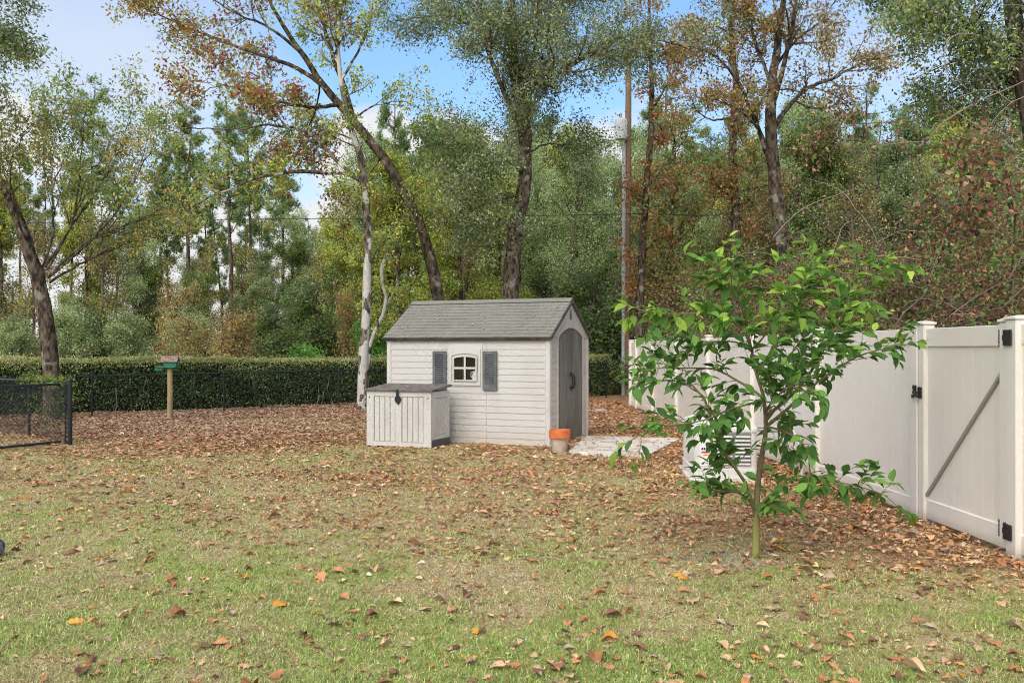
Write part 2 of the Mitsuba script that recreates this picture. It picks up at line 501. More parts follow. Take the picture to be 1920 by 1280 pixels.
door_b = (wx(1046.5, G0, GE), wx(1092, G0, GE))
dz1 = wz(1069, 614.5, G0, GE)
hole = arch(*ope, .035)
dhole = arch(door_b[0], door_b[1], .04, dz1, .17)
front = sg.box(.03, 0, SW - .03, EAVE).difference(hole)
gab = sg.Polygon([(0, 0), (SD, 0), (SD, EAVE), (SD / 2, RIDGE - .03), (0, EAVE)])
add('wall', extrude(front, .03, 'xz', .022), 'mat_liner', sh, SM)
add('wall', extrude(gab.difference(dhole), .03, 'yz', SW - .052), 'mat_liner', sh, SM)
add('wall', extrude(gab, .03, 'yz', .022), 'mat_siding', sh, SM)
add('wall', extrude(sg.box(.03, 0, SW - .03, EAVE), .03, 'xz', SD - .05), 'mat_siding', sh, SM)
add('floor', box(.055, SW - .055, .055, SD - .055, .0, .05), 'mat_dark', sh, SM)


def siding(L, h, vert='x'):
    """one lap board of length L and height h, proud at its lower edge"""
    pr = sg.Polygon([(0, 0), (.012, .0005), (.0155, .004), (.0155, .016), (.008, h - .004), (.006, h - .0005), (0, h - .0005)])
    m = trimesh.creation.extrude_polygon(pr, L, engine='earcut')
    v = np.array(m.vertices)
    return trimesh.Trimesh(np.stack([v[:, 2], .022 - v[:, 0], v[:, 1]], 1), m.faces[:, ::-1], process=False)


seam = wx(912)
rs = random.Random(5)
for r in range(17):
    z0 = r * H + .004
    spans = [(.085, seam - .002), (seam + .002, SW - .085)]
    out = []
    for a, b in spans:
        if z0 + H > win[2] + .02 and z0 < win[3] - .02:
            for c, d in ((a, min(b, win[0] - .004)), (max(a, win[1] + .004), b)):
                if d - c > .02:
                    out.append((c, d))
        else:
            out.append((a, b))
    for a, b in out:
        m = siding(b - a, H)
        m.apply_translation([a, rs.uniform(-.0012, .0012), z0])
        add('siding_board', m, 'mat_siding', sh, SM)
GM = SM @ np.array([[0, -1, 0, SW], [1, 0, 0, 0], [0, 0, 1, 0], [0, 0, 0, 1.0]])       # gable end: local x back along it, local y = -outwards
GM = SM @ tr(SW, 0, 0) @ np.array([[0, -1, 0, 0], [1, 0, 0, 0], [0, 0, 1, 0], [0, 0, 0, 1.0]])
for r in range(17):
    z0 = r * H + .004
    for a, b in ((.085, door_b[0] - .045), (door_b[1] + .045, SD - .085)):
        m = siding(b - a, H)
        m.apply_translation([a, 0, z0])
        add('siding_board', m, 'mat_gable', sh, GM)
for x0, y0 in ((0, 0), (SW - .08, 0), (SW - .08, SD - .08), (0, SD - .08)):
    add('corner_trim', box(x0 - .004, x0 + .084, y0 - .004, y0 + .084, 0, EAVE, .012), 'mat_trim', sh, SM)
# gable top: a smooth panel round the arch with its vent
top = sg.Polygon([(0.0, EAVE - .001), (SD, EAVE - .001), (SD / 2, RIDGE - .035)])
frm = arch(door_b[0] - .05, door_b[1] + .05, .0, dz1 + .055, .18)
panel = top.union(sg.box(.08, EAVE - .3, SD - .08, EAVE)).difference(frm)
add('gable_panel', extrude(top.difference(frm), .028, 'xz', -.006), 'mat_gable', sh, GM)
add('door_frame', extrude(frm.difference(dhole), .05, 'xz', -.012), 'mat_gable', sh, GM)
vc = SD / 2
add('gable_vent', cat(*[box(vc - .014 - .016 * k, vc + .014 + .016 * k, -.014, -.0065, RIDGE - .16 - .036 * k - .0, RIDGE - .142 - .036 * k, .002) for k in range(5)],
                      box(vc - .008, vc + .008, -.016, -.0065, RIDGE - .33, RIDGE - .13, .002)), 'mat_shutter', sh, GM, label='dark louvred vent under the gable peak')
dm = (door_b[0] + door_b[1]) / 2
for s, (a, b) in enumerate(((door_b[0] + .004, dm - .004), (dm + .004, door_b[1] - .004))):
    leaf = dhole.buffer(-.004).intersection(sg.box(a, 0, b, 3))
    dk = add('door', extrude(leaf, .035, 'xz', .004), 'mat_door', sh, GM, label='left leaf of the dark grey doors' if s == 0 else 'right leaf of the dark grey doors')
    inner = leaf.buffer(-.07)
    for z0, z1 in ((.28, dz1),):
        pn = inner.intersection(sg.box(a, z0, b, z1))
        wv = (pn.bounds[2] - pn.bounds[0]) / 3
        for k in range(3):
            q = pn.intersection(sg.box(pn.bounds[0] + wv * k + .006, 0, pn.bounds[0] + wv * (k + 1) - .006, 3))
            add('panel', extrude(q, .010, 'xz', -.006), 'mat_door', dk, GM)
    hx = dm - .05 if s == 0 else dm + .05
    hz = 1.03
    add('handle', cat(tube1(spline([[hx, .004, hz + .12], [hx, -.045, hz + .11], [hx, -.055, hz], [hx, -.045, hz - .11], [hx, .004, hz - .12]], 14), .014, 8),
                      box(hx - .028, hx + .028, -.004, .0035, hz + .08, hz + .16, .004), box(hx - .028, hx + .028, -.004, .0035, hz - .16, hz - .08, .004)), 'mat_black_metal', dk, GM)
# window
wk = add('window', cat(extrude(sg.box(win[0], win[2], win[1], win[3]).difference(hole), .034, 'xz', .004), extrude(arch(win[0] + .03, win[1] - .03, win[2] + .03, win[3] - .03, .06).difference(arch(ope[0] - .03, ope[1] + .03, ope[2] - .03, ope[3] + .03, .04)), .022, 'xz', -.017)), 'mat_trim', sh, SM, label='small arched four pane window between grey shutters')
ring = hole.difference(hole.buffer(-.022))
add('frame', extrude(ring, .018, 'xz', -.031), 'mat_trim', wk, SM)
cxm, czm = (ope[0] + ope[1]) / 2, (ope[2] + ope[3]) / 2
add('muntin', box(cxm - .017, cxm + .017, -.026, -.006, ope[2] + .02, ope[3] - .02, .004), 'mat_trim', wk, SM)
for a, b in ((ope[0] + .02, cxm - .018), (cxm + .018, ope[1] - .02)):
    add('muntin', box(a, b, -.025, -.007, czm - .017, czm + .017, .004), 'mat_trim', wk, SM)
    for z0, z1 in ((ope[2], czm - .017), (czm + .017, ope[3])):
        q = hole.buffer(-.004).intersection(sg.box(a - .018, z0, b + .018, z1))
        pv, pf = trimesh.creation.triangulate_polygon(q, engine='earcut')
        add('pane', (np.stack([pv[:, 0], 0 * pv[:, 0] + .006, pv[:, 1]], 1), pf), 'mat_glass', wk, SM)
for p0, p1, nm in ((812.5, 837.5, 'grey louvred shutter left of the shed window'), (906, 932.5, 'grey louvred shutter right of the shed window')):
    a, b, z0, z1 = wx(p0), wx(p1), wz(872, 730.5), wz(872, 658)
    rim = sg.box(a, z0, b, z1).difference(sg.box(a + .05, z0 + .085, b - .05, z1 - .06))
    sk = add('shutter', cat(extrude(rim, .03, 'xz', -.032), box(a + .01, b - .01, -.008, .0, z0 + .01, z1 - .01, .001)), 'mat_shutter', sh, SM, label=nm)
    nsl = 15
    for k in range(nsl):
        zc = z0 + .085 + (z1 - z0 - .145) * (k + .5) / nsl
        m = extrude(sg.Polygon([(0, -.004), (.022, -.016), (.022, -.010), (0, .012)]), b - a - .102, 'xy')
        v = np.array(m.vertices)
        m = trimesh.Trimesh(np.stack([a + .051 + v[:, 2], -.009 - v[:, 0], zc + v[:, 1]], 1), m.faces[:, ::-1], process=False)
        add('slat', m, 'mat_shutter', sk, SM)
add('shelf', box(.10, SW - .10, .06, .34, ope[2] - .06, ope[2] - .035), 'mat_liner', sh, SM)
jk = thing('plastic_jug', 'white plastic jug standing inside the shed behind the lower right window pane', 'jug')
JM = SM @ tr(cxm + .12, .15, ope[2] - .034)
add('body', lathe([(0, 0), (.055, 0), (.06, .01), (.06, .13), (.045, .17), (.022, .19), (.022, .2), (0, .2)], 20), 'mat_canister', jk, JM, smooth=40)
add('cap', lathe([(0, .201), (.026, .201), (.026, .225), (0, .226)], 16), 'mat_dark_plastic', jk, JM, smooth=40)
add('handle', tube1(spline([[-.02, 0, .185], [-.075, 0, .175], [-.085, 0, .12], [-.058, 0, .08]], 12), .009, 8), 'mat_canister', jk, JM, smooth=40)
# roof: each slope a deck with courses of shingle tabs, a ridge cap and dark edge trim
rise, run = RIDGE - EAVE, SD / 2
sl = math.hypot(rise, run)
OV, OG = .05, .035                                     # overhang at eave and gable
shingle_rng = np.random.default_rng(8)


def slope_mesh(side):
    """points (x, s up the slope from the eave corner, h above it) to shed coordinates"""
    c, s_ = run / sl, rise / sl

    def f(P):
        P = np.asarray(P, float)
        y = P[:, 1] * c - P[:, 2] * s_
        z = EAVE + P[:, 1] * s_ + P[:, 2] * c
        return np.stack([P[:, 0], y if side == 0 else SD - y, z], 1)
    return f


rf = None
for side in (0, 1):
    f = slope_mesh(side)

    def place(m):
        m = trimesh.Trimesh(f(m.vertices), m.faces if side == 0 else m.faces[:, ::-1], process=False)
        return m
    deck = place(box(-OG, SW + OG, -OV, sl + .0, .004, .030, .004))
    if rf is None:
        rf = add('roof', deck, 'mat_roof', sh, SM, label='grey green shingled gable roof')
        dk = rf
    else:
        dk = add('roof_slope', deck, 'mat_roof', sh, SM)
    nc = 11
    ch = (sl + OV - .10) / nc
    tabs = []
    for c in range(nc):
        s0 = -OV + c * ch
        x = -OG - shingle_rng.uniform(0, .15)
        while x < SW + OG:
            w = .15 * shingle_rng.choice([1, 1, 1.35, .75])
            a, b = max(x, -OG - .003), min(x + w, SW + OG + .003)
            if b - a > .02:
                t = .040 + shingle_rng.uniform(0, .006)
                e0, e1 = s0 - .012 + shingle_rng.uniform(-.006, .006), s0 + ch
                P = [[a + .002, e0, .030], [b - .002, e0, .030], [b - .002, e0, t], [a + .002, e0, t], [a + .002, e1, .030], [b - .002, e1, .030], [b - .002, e1, .033], [a + .002, e1, .033]]
                tabs.append((np.array(P), np.array([[3, 2, 6], [3, 6, 7], [0, 1, 2], [0, 2, 3], [1, 5, 6], [1, 6, 2], [0, 3, 7], [0, 7, 4]])))
            x += w
    tv, tf = join(tabs)
    add('shingles', place(trimesh.Trimesh(tv, tf, process=False)), 'mat_roof', dk, SM, kind='stuff', label='rows of grey green shingles')
    add('eave_trim', place(box(-OG - .006, SW + OG + .006, -OV - .02, -OV - .001, -.026, .034, .004)), 'mat_fascia', dk, SM)
    for x0 in (-OG - .018, SW + OG + .004):
        add('verge_trim', place(box(x0, x0 + .014, -OV, sl + .02, -.018, .036, .003)), 'mat_fascia', dk, SM)
    add('ridge_cap', place(box(-OG - .008, SW + OG + .008, sl - .105, sl + .02, .044, .054, .004)), 'mat_roof', dk, SM)

# ------------------------------------------------------------------ deck box in front of the shed
BE = SE
B0 = ground_at(808, 842)[:2] - BE * 1.17
BM = frame([B0[0], B0[1], 0], BE)
BWD, BD, BH = 1.17, .66, .90
bx = thing('storage_box', 'cream plastic deck storage box with brown lid and black hasp', 'storage box')
add('body', box(.03, BWD - .03, .03, BD, .03, BH, .006), 'mat_box', bx, BM)
fr = sg.box(0, 0.02, BWD, BH).difference(sg.box(.13, .09, .53, BH - .08)).difference(sg.box(.64, .09, BWD - .13, BH - .08))
add('front_frame', extrude(fr, .03, 'xz', -.001), 'mat_box', bx, BM)
for a, b in ((.13, .53), (.64, BWD - .13)):
    w = (b - a - .012) / 4
    for k in range(4):
        add('plank', box(a + .006 + w * k + .006, a + .006 + w * (k + 1) - .006, .010, .0299, .096, BH - .086, .005), 'mat_box', bx, BM)
fr = sg.box(.031, 0.14, BD, BH).difference(sg.box(.13, .2, BD - .1, BH - .1))
for x0 in (-.001, BWD - .029):
    add('side_frame', extrude(fr, .03, 'yz', x0), 'mat_box', bx, BM)
    w = (BD - .23 - .012) / 4
    for k in range(4):
        xa = x0 + (.010 if x0 < .5 else .0)
        add('plank', box(xa, xa + .02, .136 + w * k + .005, .136 + w * (k + 1) - .005, .206, BH - .106, .004), 'mat_box', bx, BM)
    add('foot', box(x0 - .008 if x0 < .5 else x0 - .001, x0 + .031 if x0 < .5 else x0 + .038, .031, BD + .01, -.02, .139, .006), 'mat_dark_plastic', bx, BM)
lid = hull([[x, y, z] for x in (-.03, BWD + .03) for y, z in ((-.035, BH + .003), (-.035, BH + .028), (BD + .03, BH + .07), (BD + .03, BH + .098))] + [[x, y, z] for x in (.0, BWD - .0) for y, z in ((.0, BH + .036), (BD - .0, BH + .103))])
lk = add('lid', lid, 'mat_lid', bx, BM, label='sloping dark brown lid littered with leaf bits')
hx = .535 + .05
add('hasp', cat(box(hx - .022, hx + .022, -.047, -.036, BH - .07, BH + .03, .004), hull([[hx + .055 * math.cos(t), y, BH - .125 + .062 * math.sin(t)] for t in np.linspace(0, 6.28, 9)[:-1] for y in (-.028, -.002)] + [[hx, -.01, BH - .215]])), 'mat_black_metal', bx, BM, label='black hasp on the front of the box')
for x0 in (.05, BWD - .05):
    add('screw', tube1([[x0, -.006, BH - .10], [x0, .002, BH - .10]], .012, 8), 'mat_dark_plastic', bx, BM)

# ------------------------------------------------------------------ pot, slab, stone
P0 = ground_at(1050, 850)


PM = tr(P0[0], P0[1] + .12, 0)
pk = thing('flower_pot', 'terracotta flower pot with bright orange rim beside the shed door', 'flower pot')
add('rim', lathe([(.118, .222), (.160, .224), (.164, .236), (.164, .335), (.157, .352), (.147, .352), (.14, .335), (.13, .222), (.118, .222)]), 'mat_terracotta', pk, PM, smooth=30)
add('body', lathe([(.0, -.01), (.102, -.01), (.105, .004), (.134, .221), (.122, .221), (.10, .03), (0, .03)]), 'mat_pot_body', pk, PM, smooth=30)
add('soil', lathe([(.131, .285), (.07, .293), (0, .29)]), 'mat_core', pk, PM)
c = [ground_at(*p)[:2] for p in ((1066, 851), (1210, 860), (1276, 826), (1100, 821))]
sp = sg.Polygon(c).buffer(-.06).buffer(.06)
sc = sp.centroid
m = extrude(sp, .075, 'xy', -.03)
add('concrete_slab', m, 'mat_slab', label='pale concrete slab lying on the ground outside the shed door', cat='slab')
st = trimesh.creation.icosphere(3)
st.apply_scale([.26, .2, .07])
st.vertices += (meshkit.fbm(np.array(st.vertices) * 9, 3)[:, None] - .5) * .05
add('flat_stone', st, 'mat_stone', M=tr(*ground_at(1125, 771)), smooth=40, label='flat grey stone in the leaf litter behind the shed', cat='stone')
bl = trimesh.creation.icosphere(3, .075)
add('ball', bl, 'mat_ball', M=tr(*(ground_at(0, 1041) + [-.045, 0, .06])), smooth=True, label='small dark ball in the grass at the left edge', cat='ball')

# ------------------------------------------------------------------ generator
gn = thing('standby_generator', 'white louvred standby generator behind the young citrus tree', 'generator')
g1 = ground_at(1350, 905)[:2]
g1 = g1 + [.12, 0]
GNM = frame([g1[0], g1[1], 0], np.array([1, -.08]))
gw, gd, gh = .62, 1.22, .72          # end face turned to the yard, long side going back


def rbox(x0, x1, y0, y1, z0, z1, r, n=5):
    S = sg.box(x0 + r, y0 + r, x1 - r, y1 - r).buffer(r, quad_segs=n)
    return extrude(S, z1 - z0, 'xy', z0)


XL = -.42
add('base_pad', box(XL - .06, gw - .3 + .06, -.06, gd + .06, -.03, .05, .008), 'mat_slab', gn, GNM, label='grey composite pad under the generator')
add('cabinet', rbox(XL, gw - .3, 0, gd, .052, .60, .07), 'mat_generator', gn, GNM, smooth=30)
add('skirt', rbox(XL - .012, gw - .288, -.012, gd + .012, .055, .16, .08), 'mat_generator', gn, GNM, smooth=30)
q = []
for (z, r, e) in ((.602, .075, .014), (.64, .075, .014), (.69, .06, -.02), (.72, .05, -.09)):
    S = sg.box(XL - e + r, -e + r, gw - .3 + e - r, gd + e - r).buffer(r, quad_segs=4)
    q += [(a, b, z) for a, b in list(S.exterior.coords)[:-1]]
add('lid', hull(q), 'mat_generator', gn, GNM, smooth=25, label='rounded white lid of the generator')
for cxx in (-.065, .145):
    for k in range(8):
        z = .215 + .046 * k
        add('louver', cat(hull([[x, y, zz] for x in (cxx - .088, cxx + .088) for y, zz in ((-.022, z), (-.022, z + .006), (0.002, z + .02), (0.002, z))])), 'mat_generator', gn, GNM)
add('vent_recess', cat(box(-.165, .245, -.002, .003, .2, .59, .0005)), 'mat_louver_gap', gn, GNM, kind='stuff', label='dark gaps behind the louvres')
dc = add('label_plate', box(-.405 + .05, -.19, -.006, -.0005, .20, .50, .001), 'mat_decal', gn, GNM, label='white decal with blue lettering and a red and orange stripe')
for k in range(4):
    x0 = -.335 + .026 * k
    add('letter', box(x0, x0 + .02, -.0085, -.0062, .385, .415, .001), 'mat_ink_blue', dc, GNM)
add('stripe', box(-.335, -.235, -.0085, -.0062, .35, .372, .001), 'mat_ink_red', dc, GNM)
add('stripe', box(-.315, -.235, -.0085, -.0062, .318, .338, .001), 'mat_ink_orange', dc, GNM)
for k in range(3):
    add('text_line', box(-.225, -.195, -.0085, -.0062, .30 + .06 * k, .306 + .06 * k, .001), 'mat_dark_plastic', dc, GNM)
# conduits between generator and fence
ck = thing('electrical_conduit', 'grey electrical conduit rising by the fence behind the generator', 'conduit')
for px_, top_, Yb in ((1456, .60, 11.0), (1474, .66, 10.6)):
    b = np.array([(px_ - CX) / F * Yb, Yb, 0])
    add('pipe', tube1(spline([b + [0, 0, -.02], b + [0, 0, top_ - .12], b + [-.03, .02, top_ - .02], b + [-.14, .05, top_], [g1[0] + .33, g1[1] + .7, top_ + .01 - .14]], 22), .021, 10), 'mat_conduit', ck, smooth=40)
b = at(1440, 815, 11.2)
add('hose', tube1(spline([at(1474, 800, 10.6), at(1490, 812, 10.5), at(1500, 845, 10.4), at(1503, 895, 10.3)], 20), .016, 8), 'mat_conduit', ck, smooth=40)

# ------------------------------------------------------------------ chain link fences and gate
RNG = np.random.default_rng(1)


def chain_mesh(p, q, zb0, zb1, zt0, zt1, cell=.055, r=.0017):
    """diamond mesh between ground points p and q; bottoms zb, tops zt at both ends"""
    p, q = np.asarray(p[:2], float), np.asarray(q[:2], float)
    L = np.linalg.norm(q - p)
    e = (q - p) / L
    h = max(zt0 - zb0, zt1 - zb1)
    P = []
    for s in (-1, 1):
        for u0 in np.arange(-h, L + h, cell * 1.15):
            a, b = (u0, 0.0), (u0 + s * h * .9, h)
            t = [k / 5 for k in range(6)]
            pts = [(a[0] + (b[0] - a[0]) * k, a[1] + (b[1] - a[1]) * k) for k in t]
            lo = [k for k in (0, 1)]
            # clip to 0..L
            ua, ub = a[0], b[0]
            k0, k1 = 0.0, 1.0
            if ub != ua:
                ka, kb = sorted(((0 - ua) / (ub - ua), (L - ua) / (ub - ua)))
                k0, k1 = max(0, ka), min(1, kb)
            if k1 - k0 > .02:
                P.append([(ua + (ub - ua) * k, h * k, s * .002) for k in (k0, k1)])
    P = np.array(P)
    u, w, off = P[..., 0], P[..., 1] / h, P[..., 2]
    k = u / L
    z = (zb0 + (zb1 - zb0) * k) * (1 - w) + (zt0 + (zt1 - zt0) * k) * w
    X = np.stack([p[0] + e[0] * u - e[1] * off, p[1] + e[1] * u + e[0] * off, z], -1)
    return tubes(X, np.full(X.shape[:2], r), 3)


def pole(p, z0, z1, r=.03, cap=True):
    m = [tube1([[p[0], p[1], z0], [p[0], p[1], z1]], r, 12)]
    if cap:
        m.append(lathe([(r * 1.15, z1 - .03), (r * 1.2, z1), (r * .8, z1 + .02), (0, z1 + .03)], 12).apply_translation([p[0], p[1], 0]))
    return cat(*m)


bf = thing('chain_link_fence', 'long low black chain link fence along the foot of the hedge', 'fence')
A, B = np.array([-15.0, 18.0]), np.array([3.05, 29.35])


def rail_z(p):
    return np.interp(p[0], [-15, -9.9, 2.9], [.885, .944, 1.10])


LF = np.linalg.norm(B - A)
for k in range(8):
    p = A + (B - A) * k / 7
    add('post', pole(p, -.1, rail_z(p) + .02, .022), 'mat_black_metal', bf, smooth=40)
add('top_rail', tube1([[*(A + (B - A) * k), rail_z(A + (B - A) * k)] for k in np.linspace(0, 1, 8)], .017, 8), 'mat_black_metal', bf, smooth=40)
add('wire_mesh', chain_mesh(A, B, .02, .02, rail_z(A), rail_z(B), .07, .0014), 'mat_black_wire', bf, kind='stuff', label='black diamond wire mesh')
sf = thing('chain_link_fence', 'short black chain link run from the gate post back towards the hedge', 'fence')
C0, C1 = ground_at(131, 835), np.array([-11.2, 18.8, 0])
for k, r in ((0, .038), (.36, .026), (.8, .026)):
    p = C0 + (C1 - C0) * k
    add('post', pole(p, -.1, 1.08 - .08 * k, r), 'mat_black_metal', sf, smooth=40)
add('top_rail', tube1([[C0[0], C0[1], 1.04], [C1[0], C1[1], .97]], .02, 8), 'mat_black_metal', sf, smooth=40)
add('wire_mesh', chain_mesh(C0, C1, .02, .02, 1.03, .96, .06, .0024), 'mat_black_wire', sf, kind='stuff', label='black diamond wire mesh')
gk = thing('chain_link_gate', 'black chain link gate standing at the left edge', 'gate')
D0 = ground_at(115, 834) + [0, 0, 0]
D0 = np.array([D0[0] - .02, D0[1], 0])
D1 = D0 + np.array([-.55, -1.05, 0]) * 2.0
zb, zt = .055, 1.0
add('frame', cat(tube1([[*D0[:2], zb], [*D0[:2], zt], [*D1[:2], zt], [*D1[:2], zb], [*D0[:2], zb]], .021, 8)), 'mat_black_metal', gk, smooth=40)
add('wire_mesh', chain_mesh(D0, D1, zb, zb, zt, zt, .06, .0026), 'mat_black_wire', gk, kind='stuff', label='black diamond wire mesh')
lp = D0 + np.array([.075, .03, 0])
add('latch', cat(pole(lp, -.05, 1.04, .016), box(lp[0] - .05, lp[0] + .03, lp[1] - .03, lp[1] + .03, .60, .64), tube1([[lp[0] - .08, lp[1] - .03, .66], [lp[0] - .02, lp[1] - .05, .70], [lp[0] + .06, lp[1], .66]], .014, 8)), 'mat_black_metal', gk, smooth=40)

# ------------------------------------------------------------------ bird feeder
bp = ground_at(318.5, 787)
bk = thing('bird_feeder', 'green bird feeder house on a wooden post', 'bird feeder')
BFM = frame([bp[0], bp[1], 0], np.array([.95, .1]))
add('post', tube1([[0, 0, -.05], [.005, 0, .6], [0, 0, 1.16]], [.062, .06, .058], 14), 'mat_post_wood', bk, BFM, smooth=40)
add('platform', box(-.27, .15, -.14, .14, 1.165, 1.19, .004), 'mat_green_paint', bk, BFM)
hs = add('house', box(-.12, .16, -.09, .09, 1.191, 1.315, .004), 'mat_green_paint', bk, BFM)
add('gable', cat(extrude(sg.Polygon([(-.09, 1.316), (.09, 1.316), (0, 1.40)]), .012, 'yz', -.12), extrude(sg.Polygon([(-.09, 1.316), (.09, 1.316), (0, 1.40)]), .012, 'yz', .148)), 'mat_dark_plastic', hs, BFM)
for s in (-1, 1):
    m = hull([[x, y, z] for x in (-.17, .19) for y, z in ((0, 1.405), (0, 1.423), (s * .135, 1.29), (s * .135, 1.308))])
    add('roof', m, 'mat_feeder_roof', bk, BFM)
add('tray', cat(box(-.30, -.13, -.11, .11, 1.10, 1.115), box(-.30, -.285, -.11, .11, 1.115, 1.16), box(-.285, -.13, -.11, -.095, 1.115, 1.155)), 'mat_green_paint', bk, BFM)

# ------------------------------------------------------------------ utility pole and wire
UP = np.array([(1176 - CX) / F * 31.2, 31.2, 0])
uk = thing('utility_pole', 'wooden utility pole with a white canister behind the fence corner', 'utility pole')
add('pole', tube1([[*UP[:2], -.3], [UP[0] + .01, UP[1], 6], [UP[0] + .05, UP[1], 11.6]], [.135, .12, .10], 16), 'mat_pole_wood', uk, smooth=40)
add('conduit', tube1([[UP[0] - .145, UP[1] - .10, -.1], [UP[0] - .12, UP[1] - .10, 8.6]], .07, 12), 'mat_conduit', uk, smooth=40, label='grey riser conduit up the side of the pole')
zc = CAMZ + (HZ - 262) / F * 31
add('canister', cat(lathe([(0, zc), (.20, zc), (.22, zc + .05), (.22, zc + .62), (.20, zc + .68), (.06, zc + .72), (0, zc + .72)], 20).apply_translation([UP[0] - .24, UP[1] - .22, 0])), 'mat_canister', uk, smooth=30, label='white transformer canister near the top')
add('bracket', cat(box(UP[0] - .2, UP[0], UP[1] - .2, UP[1] - .1, zc + .15, zc + .2), box(UP[0] - .2, UP[0], UP[1] - .2, UP[1] - .1, zc + .5, zc + .55), tube1([[UP[0] - .24, UP[1] - .22, zc + .70], [UP[0] - .24, UP[1] - .22, zc + .9]], .035, 10)), 'mat_conduit', uk)
wp = [at(-300, 430, 34), at(160, 416, 33.5), at(480, 411, 33), at(800, 408, 32), [UP[0], UP[1] - .12, CAMZ + (HZ - 402) / F * 31.2], at(1320, 404, 30.5), at(1500, 398, 29), at(1900, 380, 27)]
add('utility_line', tube1(spline(wp, 60), .014, 6), 'mat_black_wire', label='thin dark cable strung across the woods to the wooden pole', cat='cable')
#PART3
# ------------------------------------------------------------------ leaf clouds
def rand_unit(rng, n):
    return unit(rng.normal(size=(n, 3)))


RHOMB = (np.array([[0, 0, 0], [.45, .5, .08], [1, 0, -.04], [.45, -.5, .08]]), np.array([[0, 1, 2], [0, 2, 3]]))


def place_leaves(tpl, C, a, n, ln, wd, col):
    """copies of a leaf template (x along the leaf, y across, z up) at C, along a, facing n; one colour each"""
    tv, tf = tpl
    b = unit(np.cross(n, a))
    n = np.cross(a, b)
    v = C[:, None] + (tv[None, :, 0, None] * a[:, None] * ln[:, None, None] + tv[None, :, 1, None] * b[:, None] * wd[:, None, None] + tv[None, :, 2, None] * n[:, None] * ln[:, None, None])
    f = tf[None] + (np.arange(len(C)) * len(tv))[:, None, None]
    return v.reshape(-1, 3), f.reshape(-1, 3), np.repeat(col, len(tv), 0)


def palette(rng, n, cols, w=None, var=.25):
    cols = np.asarray(cols, float)
    k = rng.choice(len(cols), n, p=None if w is None else np.asarray(w) / np.sum(w))
    c = cols[k] * np.exp(rng.normal(0, var, (n, 1))) * np.exp(rng.normal(0, .06, (n, 3)))
    return np.clip(c, 0, .8)


LEAF_GAIN = 2.7


def patchy(rng, C, cols, w, var):
    """leaf colours that hang together by sprays, as they do in a crown"""
    cols = np.asarray(cols, float)
    w = np.ones(len(cols)) if w is None else np.asarray(w, float)
    o = rng.permutation(len(cols))
    u = np.clip((meshkit.fbm(C * 1.3 + rng.uniform(0, 50, 3), 3, 7) - .5) * 1.9 + .5 + rng.normal(0, .24, len(C)), 0, .9999)
    k = o[np.searchsorted(np.cumsum(w[o]) / w.sum(), u, side='right').clip(0, len(cols) - 1)]
    tone = np.exp((meshkit.noise(C * 1.9 + 9, 17) - .5) * .7 + rng.normal(0, var, len(C)))
    return np.clip(cols[k] * tone[:, None] * np.exp(rng.normal(0, .06, (len(C), 3))), 0, .8)


def cloud(rng, C, size, cols, w=None, aspect=.5, droop=.3, up=.5, var=.25, gain=LEAF_GAIN):
    n = len(C)
    a = rand_unit(rng, n)
    a[:, 2] -= droop
    a = unit(a)
    nn = rand_unit(rng, n) + [0, 0, up]
    ln = size * rng.uniform(.65, 1.35, n)
    return place_leaves(RHOMB, C, a, unit(nn), ln, ln * aspect, patchy(rng, C, np.asarray(cols) * gain, w, var))


def joinc(parts):
    at_, vs, fs, cs = 0, [], [], []
    for v, f, c in parts:
        vs.append(v)
        fs.append(f + at_)
        cs.append(c)
        at_ += len(v)
    return np.vstack(vs), np.vstack(fs), np.vstack(cs)


def addc(name, vfc, bsdf, parent=None, **k):
    return add(name, (vfc[0], vfc[1]), bsdf, parent, color=vfc[2], **k)


# ------------------------------------------------------------------ grass
rng = np.random.default_rng(41)
NB = 560000
Y = 4.0 * (22.0 / 4.0) ** rng.random(NB)
X = rng.uniform(-1, 1, NB) * (.60 * Y + .5)
keep = (rng.random(NB) > .75 * litter(X, Y) - .1) & (X < fence_x(Y) - .05)
for poly in (sp, sg.Polygon([(SM @ np.array([x, y, 0, 1]))[:2] for x, y in ((0, 0), (SW, 0), (SW, SD), (0, SD))]), sg.Polygon([(BM @ np.array([x, y, 0, 1]))[:2] for x, y in ((0, 0), (BWD, 0), (BWD, BD), (0, BD))])):
    keep &= ~shapely.contains_xy(poly, X, Y)
X, Y = X[keep], Y[keep]
n = len(X)
g = greenness(X, Y)
fine = meshkit.fbm(np.stack([X * 5, Y * 5, 0 * X], -1), 3, 51)
isg = rng.random(n) < np.clip(g * .95 + (fine - .5) * 1.1, .04, .85)
cg = palette(rng, n, [(.27, .35, .10), (.33, .39, .13), (.40, .41, .17), (.20, .32, .08)], var=.36)
cd = palette(rng, n, [(.66, .54, .31), (.55, .43, .235), (.72, .60, .38), (.42, .30, .155), (.28, .185, .095)], var=.34)
col = np.where(isg[:, None], cg, cd)
lod = Y / 5
h = np.where(isg, rng.uniform(.008, .024, n), rng.uniform(.004, .016, n)) * (1 + .15 * lod) * (.75 + .8 * fine)
w = rng.uniform(.0022, .0045, n) * (.6 + .4 * lod)
th = rng.uniform(0, 6.283, n)
lean = np.where(isg, rng.uniform(.2, 1.3, n), rng.uniform(.8, 3.2, n)) * h
B0_ = np.stack([X, Y, gz(X, Y) - .003], 1)
side = np.stack([np.cos(th), np.sin(th), 0 * th], 1)
ld = np.stack([-np.sin(th), np.cos(th), 0 * th], 1)
tip = B0_ + ld * lean[:, None] + side * (w * .2)[:, None] + [0, 0, 1] * h[:, None]
